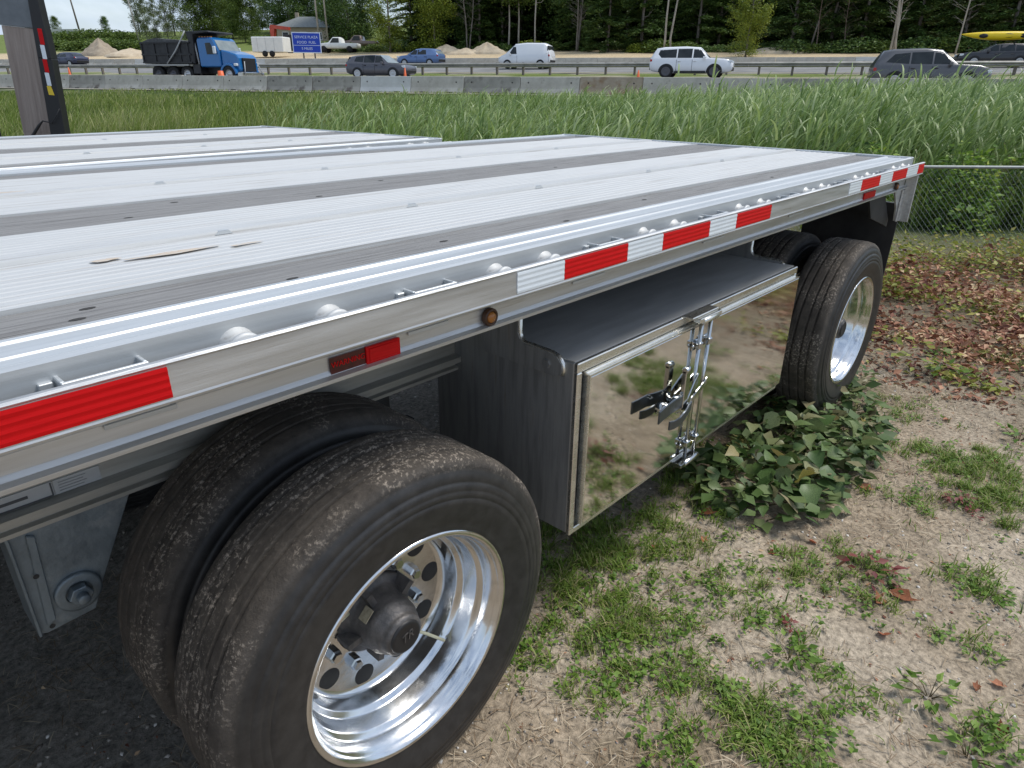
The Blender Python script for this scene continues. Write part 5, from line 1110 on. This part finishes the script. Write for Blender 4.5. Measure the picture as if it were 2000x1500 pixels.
# ------------------------------------------------------------------ chain link fence
M_WIRE = pm('galvanised_wire', (.26, .28, .27), (.34, .36, .35), 30, rough=.55, metal=.3)
FZ = 1.08; FA = GP(1800, 326, FZ)[:2]; FB = GP(2000, 327, FZ)[:2]; fd = (FB-FA)/np.linalg.norm(FB-FA)
F0 = FA-fd*6.0; FL = 13.0
def fp(s): q = F0+fd*s; return q
fence = empty('chain_link_fence', (F0[0], F0[1], 0), math.atan2(fd[1], fd[0]), label='low galvanised chain link fence behind the rear corner of the near trailer', cat='fence')
b = MB(); b.tube([(0, 0, FZ), (FL, 0, FZ)], .015, 10); b.obj('top_rail', M_WIRE, fence)
d = .057; nw = int(FL/d); N = 37; V = []; F = []; wr_ = .0020
tri = [(math.cos(q), math.sin(q)) for q in (math.pi/2, math.pi*7/6, math.pi*11/6)]
for i in range(nw):
    for sg in (0, 1):
        base = len(V)
        for j in range(N+1):
            x = i*d+((d/2 if j % 2 else 0) if sg == 0 else (d/2 if j % 2 else d)); z = FZ-.02-j*d*.5; y = .004 if (j+sg) % 2 else -.004
            for c, s in tri: V.append((x+c*wr_*.7, y+s*wr_, z+c*wr_*.7))
        for j in range(N):
            for k in range(3): F.append((base+j*3+k, base+j*3+(k+1) % 3, base+(j+1)*3+(k+1) % 3, base+(j+1)*3+k))
link('wire_mesh', np_mesh('wire_mesh', V, F, M_WIRE), fence, kind='stuff')
b = MB(); b.tube([(0, 0, -.2), (0, 0, FZ+.04)], .026, 10); pme2 = b.mesh('post', M_WIRE)
for x in (.3, 3.2, 9.0, 12.0): o = link('post', pme2, fence); o.location = (x, .035, 0)

# ------------------------------------------------------------------ reeds and field grass
def proj_u(P):
    dd = P-CAM; return 1000+FPX*(dd@Rv)/(dd@Fv)
# field grass between the yard and the near barriers
n = 90000; s = rng.uniform(-1, 1, n); h = 7.6+rng.random(n)**.8*36; s = s*(h*.82+4); P = SH(s, h); a, t = at_(P[:, 0], P[:, 1])
ok = (t < -.5)&((h > 9.3)|(s < -2.2)); P = P[ok]; h = h[ok]; s = s[ok]; P3 = sh(P); m = len(P3)
uu = proj_u(P3); patch = .65*fbm(P[:, 0]*.35, P[:, 1]*.35, 77)+.35*fbm(P[:, 0]*1.4, P[:, 1]*1.4, 79)
tt = at_(P[:, 0], P[:, 1])[1]
Lg = (.16+.98*patch+.34*rng.random(m))*np.clip(.75+.012*(41-h), .6, 1.1)*np.clip(.22+(-3-tt)/9, .22, 1)
az0 = math.atan2(Th[1], Th[0])
V, F, kk = blades(P3, Lg, .010+.010*rng.random(m)+h*.0005, .25+.5*rng.random(m), az0+rng.normal(0, 1.0, m), 3)
tone = np.clip(.5+1.5*(patch-.5)+rng.normal(0, .2, m)+np.where(rng.random(m) < .05, .5, 0), 0, 1)
link('field_grass', np_mesh('field_grass', V, F, M_FGRASS, rep(tone, kk)), None, kind='stuff', label='tall green grass of the field below the highway')
# reeds: stalk with arching leaves, taller and denser to the right
n = 11500; s = rng.uniform(-9, 22, n); h = 9.6+rng.random(n)**.9*19; P = SH(s, h); a, t = at_(P[:, 0], P[:, 1]); k_ = s/h
ok = (t < -4)&(rng.random(n) < np.clip((k_+.36)/.34, 0, 1)*np.clip((-3-t)/6, 0, 1)); P = P[ok]; h = h[ok]; k_ = k_[ok]; P3 = sh(P); m = len(P3)
Hr = (.88+.56*np.clip((k_-.05)/.45, 0, 1)+.22*rng.normal(size=m)*.8+.7*(fbm(P[:, 0]*1.1+P[:, 1]*.4, P[:, 1]*1.1, 19)-.5)+np.where(rng.random(m) < .03, .35, 0)+.3*(fbm(P[:, 0]*.8, P[:, 1]*.8, 9)-.5))*np.clip(1.06-.024*(h-10), .62, 1.1)
Hr = np.clip(Hr, .6, 2.25); tone_s = rng.normal(0, .12, m); parts = []
v, f, kk = blades(P3, Hr, .012+0*Hr, .10+.10*rng.random(m), az0+rng.normal(0, .5, m), 3); parts.append((v, f, rep(np.clip(.45+tone_s, 0, 1), kk)))
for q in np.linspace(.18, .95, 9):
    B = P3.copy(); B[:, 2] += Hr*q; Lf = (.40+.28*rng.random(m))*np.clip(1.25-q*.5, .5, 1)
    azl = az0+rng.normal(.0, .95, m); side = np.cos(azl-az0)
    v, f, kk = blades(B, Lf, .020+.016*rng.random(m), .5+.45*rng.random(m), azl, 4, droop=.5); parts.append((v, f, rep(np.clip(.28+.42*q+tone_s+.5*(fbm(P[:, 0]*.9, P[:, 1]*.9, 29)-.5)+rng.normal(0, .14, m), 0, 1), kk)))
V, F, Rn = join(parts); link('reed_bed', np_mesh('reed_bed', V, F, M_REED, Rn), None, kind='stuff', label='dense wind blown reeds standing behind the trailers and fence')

# low yellow green weeds left, seen beyond the second trailer deck
n = 16000; s = rng.uniform(-10.5, -1.0, n); h = rng.uniform(7.6, 15.5, n); P = SH(s, h); dens = fbm(P[:, 0]*.7, P[:, 1]*.7, 55); ok = dens > .45; P = P[ok]; P3 = sh(P); m = len(P3); P3[:, 2] += rng.random(m)**1.3*(.30+.75*dens[ok])
V, F, kk = scatter(P3, .055+.05*rng.random(m), rotmats(m, .8), LT_V, LT_F); link('yellow_weeds', np_mesh('yellow_weeds', V, F, M_CREEP, rep(np.clip(rng.normal(.4, .25, m), 0, 1), kk)), None, kind='stuff', label='low yellow green weeds beyond the deck of the second trailer')
# brambles right behind the fence
def bramble(s0, h0, w_, hh_, seed, label, mat=M_BUSH, ls=.085, n=2600, redp=0):
    r = np.random.default_rng(seed); c = SH(np.array([s0]), np.array([h0]))[0]; z0 = float(gz(c[0], c[1])); e = empty('bramble_bush', (c[0], c[1], z0), 0, label=label, cat='bush', group='brambles behind the fence')
    P = r.normal(size=(n, 3)); P /= np.linalg.norm(P, axis=1)[:, None]; P *= (.5+.55*r.random((n, 1))); P[:, 2] = np.abs(P[:, 2]); lump = 1+.25*np.sin(P[:, 0]*7+seed)*np.cos(P[:, 1]*6+P[:, 2]*5)
    P = P*lump[:, None]*np.array([w_, w_*.7, hh_]); V, F, kk = scatter(P, ls*(.6+.8*r.random(n)), rotmats(n, .8), LT_V, LT_F)
    link('foliage', np_mesh('foliage', V, F, mat, rep(np.clip(r.normal(.5, .28, n), 0, 1), kk)), e)
    b = MB()
    for j in range(9): q = r.normal(size=2)*w_*.3; b.tube([(q[0]*.3, q[1]*.3, -.05), (q[0], q[1], hh_*.5), (q[0]*1.8, q[1]*1.8, hh_*(.7+.3*r.random()))], [.008, .006, .003], 5)
    b.obj('stems', M_STEM, e)
bramble(5.1, 10.0, .62, 1.05, 1, 'leftmost bright bramble bush behind the fence, next to the rear post', n=2200)
bramble(6.3, 9.7, .75, .98, 2, 'bright green bramble bush behind the middle of the visible fence', n=3000)
bramble(7.6, 9.9, .75, 1.15, 3, 'bramble bush behind the fence near the right edge of the photo', n=3000)
bramble(8.9, 9.8, .8, 1.1, 4, 'bramble bush behind the fence outside the right edge', n=2600)
bramble(3.6, 10.2, .7, .9, 5, 'bramble bush hidden behind the rear corner of the near trailer', n=2000)

# ------------------------------------------------------------------ foreground ground cover
def inbox(P, m=0): return (P[:, 0] > -m)
def area(n, x0, x1, y0, y1): return np.stack([rng.uniform(x0, x1, n), rng.uniform(y0, y1, n)], -1)
# pebbles
P = area(42000, -1.8, 6.5, -3.2, 2.6); q = fbm(P[:, 0]*1.7, P[:, 1]*1.7, 91); P = P[q > .42]; P3 = sh(P); m = len(P3); sz = .0025+.011*rng.random(m)**4
ov = np.array([(1, 0, 0), (-1, 0, 0), (0, 1, 0), (0, -1, 0), (0, 0, .7), (0, 0, -.7)]); of = np.array([(0, 2, 4), (2, 1, 4), (1, 3, 4), (3, 0, 4), (2, 0, 5), (1, 2, 5), (3, 1, 5), (0, 3, 5)])
V, F, kk = scatter(P3, sz, rotmats(m, .6), ov*np.array([1, .75, .8]), of); link('pebbles', np_mesh('pebbles', V, F, M_STONE, rep(rng.random(m), kk)), None, kind='stuff', label='small pebbles strewn over the sandy soil')
# dry straw lying flat
P = area(60000, -1.0, 5.5, -2.4, 1.6); q = fbm(P[:, 0]*2.1, P[:, 1]*2.1, 61); P = P[rng.random(len(P)) < np.clip((q-.3)*3, .12, 1)]; P3 = sh(P); P3[:, 2] += .003+.006*rng.random(len(P3)); m = len(P3)
sv = np.array([(-.5, -.02, 0), (-.5, .02, 0), (0, .03, .08), (.5, .0, 0), (0, -.02, .08)]); sf = np.array([(0, 4, 1), (4, 2, 1), (4, 3, 2)])
V, F, kk = scatter(P3, .02+.045*rng.random(m), rotmats(m, .14), sv, sf); link('dry_straw', np_mesh('dry_straw', V, F, M_STRAW, rep(rng.random(m), kk)), None, kind='stuff', label='dry straw and stems matted on the sandy soil')
P = area(9000, -.8, 5.5, -2.6, 1.2); q = fbm(P[:, 0]*1.9, P[:, 1]*1.9, 66); P = P[rng.random(len(P)) < np.clip((q-.35)*4, .1, 1)]; P3 = sh(P); P3[:, 2] += .004; m = len(P3)
V, F, kk = scatter(P3, .006+.018*rng.random(m)**2, rotmats(m, .5), LT_V*np.array([1, 1, 2]), LT_F); link('leaf_debris', np_mesh('leaf_debris', V, F, M_LITTER, rep(np.clip(rng.random(m)*.8, 0, 1), kk)), None, kind='stuff', label='small brown crumbs of dead leaves on the soil')
# green grass in soft patches, placed where the photo shows them
PATCH = [(1120, 1100, .28, 1.0), (1180, 1060, .30, 1.0), (1250, 1030, .25, .9), (1100, 1220, .20, .8), (1230, 1210, .22, .9), (1330, 1190, .16, .5), (1420, 1130, .14, .45), (1620, 1130, .22, .75), (1700, 1110, .12, .5), (1900, 1150, .13, .8), (1960, 920, .30, .8), (1850, 905, .20, .9), (1980, 980, .35, .9),
         (1500, 1450, .16, .8), (1380, 1330, .14, .55), (1240, 1300, .13, .6), (1620, 1330, .12, .4), (1800, 980, .15, .5), (1560, 1440, .15, .7), (1180, 1340, .12, .5), (1450, 1380, .13, .6), (1930, 1440, .08, .5), (1350, 960, .25, .8), (1480, 900, .3, .8), (1600, 870, .3, .6), (1750, 800, .25, .4), (1990, 700, .3, .5), (1880, 1250, .1, .4), (1000, 1290, .1, .6), (1500, 1200, .14, .4), (1330, 1460, .12, .5)]
pp = []; ll = []
for u, v, r, d_ in PATCH:
    c = GP(u, v)[:2]; n = int(1250*d_*r*r/.06)+40; kc_ = rng.normal(size=(max(4, int(r*90)), 2))*r*.55; q = kc_[rng.integers(0, len(kc_), n)]+rng.normal(size=(n, 2))*.022; pp.append(c+q); ll.append(np.full(n, d_))
q = area(5000, -.4, 5.5, -2.4, 1.0); kq = fbm(q[:, 0]*1.6, q[:, 1]*1.6, 71) > .56; pp.append(q[kq]); ll.append(np.full(kq.sum(), .3))
# strip of grass in front of the trailer, left of the photo, as mirrored by the polished box door
q = np.concatenate([rng.normal(size=(900, 2))*np.array([.16, .12])+np.array([cx, cy]) for cx, cy in ((.9, -1.7), (1.3, -2.2), (1.9, -1.5), (2.4, -2.0), (2.9, -1.6), (1.5, -2.9), (2.2, -2.9), (3.4, -2.3), (.5, -2.6), (3.1, -3.1))]); pp.append(q); ll.append(np.full(len(q), 1.2))
P = np.concatenate(pp); d_ = np.concatenate(ll); P3 = sh(P); m = len(P3); L_ = (.016+.045*rng.random(m)**1.3)*(.6+.7*d_)
V, F, kk = blades(P3, L_, .0026+.0034*rng.random(m)**2, .3+.9*rng.random(m), rng.random(m)*6.28, 3, droop=.5)
link('short_grass', np_mesh('short_grass', V, F, M_GRASS, rep(np.clip(rng.normal(.5, .25, m)+np.where(rng.random(m) < .12, .5, 0), 0, 1), kk)), None, kind='stuff', label='patchy short green grass on sandy soil')
wp = np.concatenate([GP(u, v)[:2]+rng.normal(size=(int(260*d_)+40, 2))*r*.6 for u, v, r, d_ in PATCH]); wp = np.repeat(wp[rng.random(len(wp)) < .11], 8, axis=0)+rng.normal(size=(1, 2))*0; wp = wp+rng.normal(size=wp.shape)*.012; P3 = sh(wp); m = len(P3); P3[:, 2] += .006+.022*rng.random(m)
V, F, kk = scatter(P3, .010+.018*rng.random(m), rotmats(m, .45), LT_V*np.array([1, 1.2, 1]), LT_F); link('clover_weeds', np_mesh('clover_weeds', V, F, M_WEED, rep(rng.random(m), kk)), None, kind='stuff', label='tiny broad leaved weeds mixed into the grass patches')
# leaf litter behind the rear wheel and along the fence
c1, c2 = GP(1880, 560)[:2], GP(1850, 720)[:2]
P = np.concatenate([rng.normal(size=(20000, 2))*np.array([1.3, .9])+np.array([5.8, -.15]), area(16000, 4.0, 9.6, -3.0, 1.6), rng.normal(size=(3200, 2))*np.array([.45, .3])+GP(1850, 740)[:2]])
xx = P@np.array([0, 1.0]); ok = (P[:, 0] > 3.9)&((P-FA)@np.array([-fd[1], fd[0]])*1 < .6); P = P[ok]; q = fbm(P[:, 0]*1.2, P[:, 1]*1.2, 15); P = P[rng.random(len(P)) < np.clip((q-.32)*4, .15, 1)]
P3 = sh(P); m = len(P3); P3[:, 2] += rng.random(m)**1.8*.17*np.clip((P[:, 0]-4)/1.3, .12, 1.6)*np.clip(fbm(P[:, 0]*2, P[:, 1]*2, 44)*3-.8, .2, 1.4)
V, F, kk = scatter(P3, .028+.055*rng.random(m)**1.5, rotmats(m, .75), LT_V*np.array([1, 1, 2.5]), LT_F); link('leaf_litter', np_mesh('leaf_litter', V, F, M_LITTER, rep(np.clip(rng.normal(.5, .27, m)+1.1*(fbm(P[:, 0]*1.8, P[:, 1]*1.8, 48)-.5), 0, 1), kk)), None, kind='stuff', label='red brown dead leaves and vines behind the rear wheel')
P = area(44000, 4.2, 10.0, -3.4, 1.8); q = fbm(P[:, 0]*1.5, P[:, 1]*1.5, 18); dF = (P-FA)@np.array([-fd[1], fd[0]]); ok = (rng.random(len(P)) < np.clip((q-.45)*4, 0, 1)+np.clip(1-abs(dF)/.8, 0, .7))&(dF < .5); P = P[ok]; P3 = sh(P); m = len(P3); dF = dF[ok]
P3[:, 2] += rng.random(m)*np.where(abs(dF) < .8, .36, .05+.30*np.clip(fbm(P[:, 0]*2.4, P[:, 1]*2.4, 49)*3-1.2, 0, 1)); V, F, kk = scatter(P3, .03+.05*rng.random(m), rotmats(m, .8), LT_V, LT_F); link('low_weeds', np_mesh('low_weeds', V, F, M_CREEP, rep(np.clip(rng.normal(.45, .28, m), 0, 1), kk)), None, kind='stuff', label='yellow green low weeds growing along the fence foot')
# single fallen leaves
flv = np.array([(-.5, 0, .0), (-.2, .28, .12), (.0, .10, .0), (.15, .42, .16), (.3, .1, .05), (.62, 0, .18), (.28, -.12, .04), (.1, -.40, .17), (-.02, -.1, .0), (-.25, -.26, .10)]); flf = [(0, 1, 2), (2, 1, 3), (2, 3, 4), (4, 5, 6), (6, 7, 8), (8, 7, 9), (8, 9, 0), (0, 2, 8), (2, 4, 8), (4, 6, 8)]
M_FL = leafmat('orange_dead_leaf', [(.22, .075, .03), (.40, .17, .09), (.36, .12, .06)], [0, .5, 1], obj_random=True, rough=.7, trans=.15, noise=25)
me = bpy.data.meshes.new('fallen_leaf'); me.from_pydata([tuple(v) for v in flv], [], flf); me.materials.append(M_FL)
for u, v, s, lb in ((1380, 1005, .085, 'orange brown curled leaf below the vine clump'), (1375, 1055, .05, 'small brown leaf under the curled leaf near the toolbox'), (1760, 1168, .10, 'large orange brown leaf at centre right of the bare soil'), (1715, 1175, .075, 'dark red brown leaf touching the large orange leaf'), (1725, 1245, .06, 'reddish curled leaf on the soil below the large orange leaf'), (1948, 1340, .05, 'small orange leaf at right edge above the bottom corner'), (1955, 1432, .055, 'curled orange leaf near the bottom right corner'),
                    (1905, 1345, .035, 'tiny brown leaf left of the orange one at right edge'), (1585, 1060, .05, 'brown leaf just below the lower tip of the vine clump'), (1510, 1082, .045, 'brown leaf on soil left of the grass patch'), (1690, 955, .07, 'tan leaf on the soil right of the vine clump'), (1940, 910, .06, 'pale tan leaf between two grass patches at right'), (1850, 820, .06, 'orange leaf in front of the leaf litter'), (1280, 1070, .05, 'orange leaf in the grass left of the vine clump')):
    c = GP(u, v)[:2]; o = link('fallen_leaf', me, None, label=lb, cat='leaf', group='single fallen leaves'); o.location = (c[0], c[1], float(gz(c[0], c[1]))+.008); o.scale = (s, s*.9, s); o.rotation_euler = (rng.normal()*.25, rng.normal()*.25, rng.random()*6.28)
# small broad leaved weeds
def weedmesh(seed, mat, n=34, R=.09, H=.07, ls=.038):
    r = np.random.default_rng(seed); q = r.random(n)**.6; a = r.random(n)*6.28; P = np.stack([R*q*np.cos(a), R*q*np.sin(a), H*(.25+.75*r.random(n))*(1.1-q*.6)], -1)
    V, F, kk = scatter(P, ls*(.6+.7*r.random(n)), rotmats(n, .5, yaw=a), LT_V, LT_F); me = np_mesh('leaves', V, F, mat, rep(r.random(n), kk))
    b = MB()
    for i in range(0, n, 3): b.tube([(0, 0, -.01), (P[i][0]*.6, P[i][1]*.6, P[i][2]*.7), tuple(P[i])], [.0018, .0014, .001], 4)
    return me, b.mesh('stems', M_STEM)
WM = [weedmesh(1, M_WEED), weedmesh(2, M_WEED, 22, .06, .05), weedmesh(3, M_REDW, 24, .07, .06), weedmesh(4, M_REDW, 30, .09, .10, .045)]
for u, v, s, i, lb in ((1815, 1362, 1.0, 0, 'bright green leafy weed at lower right on bare soil'), (1890, 1478, 1.0, 0, 'bright green weed touching the bottom right edge'), (1560, 1270, .8, 1, 'small green weed right of the red weed at centre'), (1545, 1232, .6, 2, 'small dark red weed on bare soil, centre right'), (1870, 985, .9, 2, 'dark red weed on the sand at right, below the grass patch'), (1900, 1010, .6, 2, 'smaller dark red weed beside the red one at right'), (1695, 1120, 1.0, 3, 'brownish red weed above the large orange leaf'), (1155, 1135, .8, 1, 'light green weed in the grass below the toolbox corner'),
                       (1200, 1262, .8, 1, 'light green weed lower left in the grass strip'), (1430, 1050, .6, 1, 'tiny green weed below the vine clump'), (1540, 1290, .9, 0, 'green weed in the thin grass at bottom centre'), (1395, 1170, .7, 1, 'green weed in the middle of the grass patches'), (1690, 1390, .5, 1, 'tiny weed above the bottom edge right of the grass'), (1930, 1160, .8, 0, 'green leafy weed at right between two bare patches'), (1840, 735, 1.5, 0, 'green leafed weed in front of the leaf litter'), (1830, 700, 1.3, 1, 'second green weed higher in the leaf litter'), (1650, 1385, .45, 1, 'single small green sprout near the bottom edge'), (1990, 860, 1.2, 0, 'green weed at the right edge beside the grass')):
    c = GP(u, v)[:2]; e = empty('small_weed', (c[0], c[1], float(gz(c[0], c[1]))), rng.random()*6.28, label=lb, cat='weed', group='small weeds on the soil'); e.scale = (s,)*3; link('leaves', WM[i][0], e); link('stems', WM[i][1], e)

# vine clump growing out from under the toolbox -------------------------
lv = [(0, 0, 0), (.12, .24, .03), (.40, .40, .03), (.72, .22, -.02), (1.0, 0, -.12), (.72, -.22, -.02), (.40, -.40, .03), (.12, -.24, .03), (.30, 0, -.03), (.65, 0, -.05)]
lf = [(0, 8, 1), (1, 8, 2), (2, 8, 9), (2, 9, 3), (3, 9, 4), (0, 7, 8), (7, 6, 8), (6, 9, 8), (6, 5, 9), (5, 4, 9)]
vl = []
for j in range(3):
    me = bpy.data.meshes.new('leaf'); kx = (1, .9, 1.1)[j]; me.from_pydata([(x, y*kx, z*(1+.8*j)+.04*j*math.sin(x*5)) for x, y, z in lv], [], lf); me.materials.append(M_VINE); me.polygons.foreach_set('use_smooth', [True]*len(lf)); vl.append(me)
vp = empty('vine_plant', (2.15, .1, 0), 0, label='leafy green vine clump spreading from under the polished toolbox', cat='vine')
r = np.random.default_rng(5); k = 0
poly = [(1400, 895), (1320, 930), (1370, 985), (1480, 1030), (1560, 1045), (1650, 1000), (1715, 900), (1725, 860), (1700, 790), (1690, 740), (1560, 755)]
PC = np.array([GP(u, v)[:2] for u, v in poly]); cen = PC.mean(0)
def inside(p, poly):
    c = False; n = len(poly)
    for i in range(n):
        a, b_ = poly[i], poly[i-1]
        if (a[1] > p[1]) != (b_[1] > p[1]) and p[0] < (b_[0]-a[0])*(p[1]-a[1])/(b_[1]-a[1])+a[0]: c = not c
    return c
lo, hi = PC.min(0), PC.max(0); stems = MB()
while k < 300:
    p = lo+(hi-lo)*r.random(2)
    if not inside(p, PC): continue
    edge = min(np.linalg.norm(p-(cen+(q-cen)*1.0)) for q in PC); dn = min(1, edge/.35)
    hgt = .025+(.07+.17*dn)*r.random()**.8
    az = math.atan2(-1, .1)+r.normal()*1.5
    o = link('leaf', vl[k % 3], vp); s = .038+.085*r.random()**1.4
    o.location = (p[0]-2.15, p[1]-.1, hgt+float(gz(p[0], p[1]))); o.scale = (s, s, s); o.rotation_euler = (r.normal()*.5, .2+r.normal()*.45, az)
    if k % 4 == 0: stems.tube([(p[0]-2.15+r.normal()*.08, p[1]-.1+.12, 0), (p[0]-2.15, p[1]-.1, hgt)], [.003, .002], 4)
    k += 1
# lower storey of the same vine, too many leaves to pick apart
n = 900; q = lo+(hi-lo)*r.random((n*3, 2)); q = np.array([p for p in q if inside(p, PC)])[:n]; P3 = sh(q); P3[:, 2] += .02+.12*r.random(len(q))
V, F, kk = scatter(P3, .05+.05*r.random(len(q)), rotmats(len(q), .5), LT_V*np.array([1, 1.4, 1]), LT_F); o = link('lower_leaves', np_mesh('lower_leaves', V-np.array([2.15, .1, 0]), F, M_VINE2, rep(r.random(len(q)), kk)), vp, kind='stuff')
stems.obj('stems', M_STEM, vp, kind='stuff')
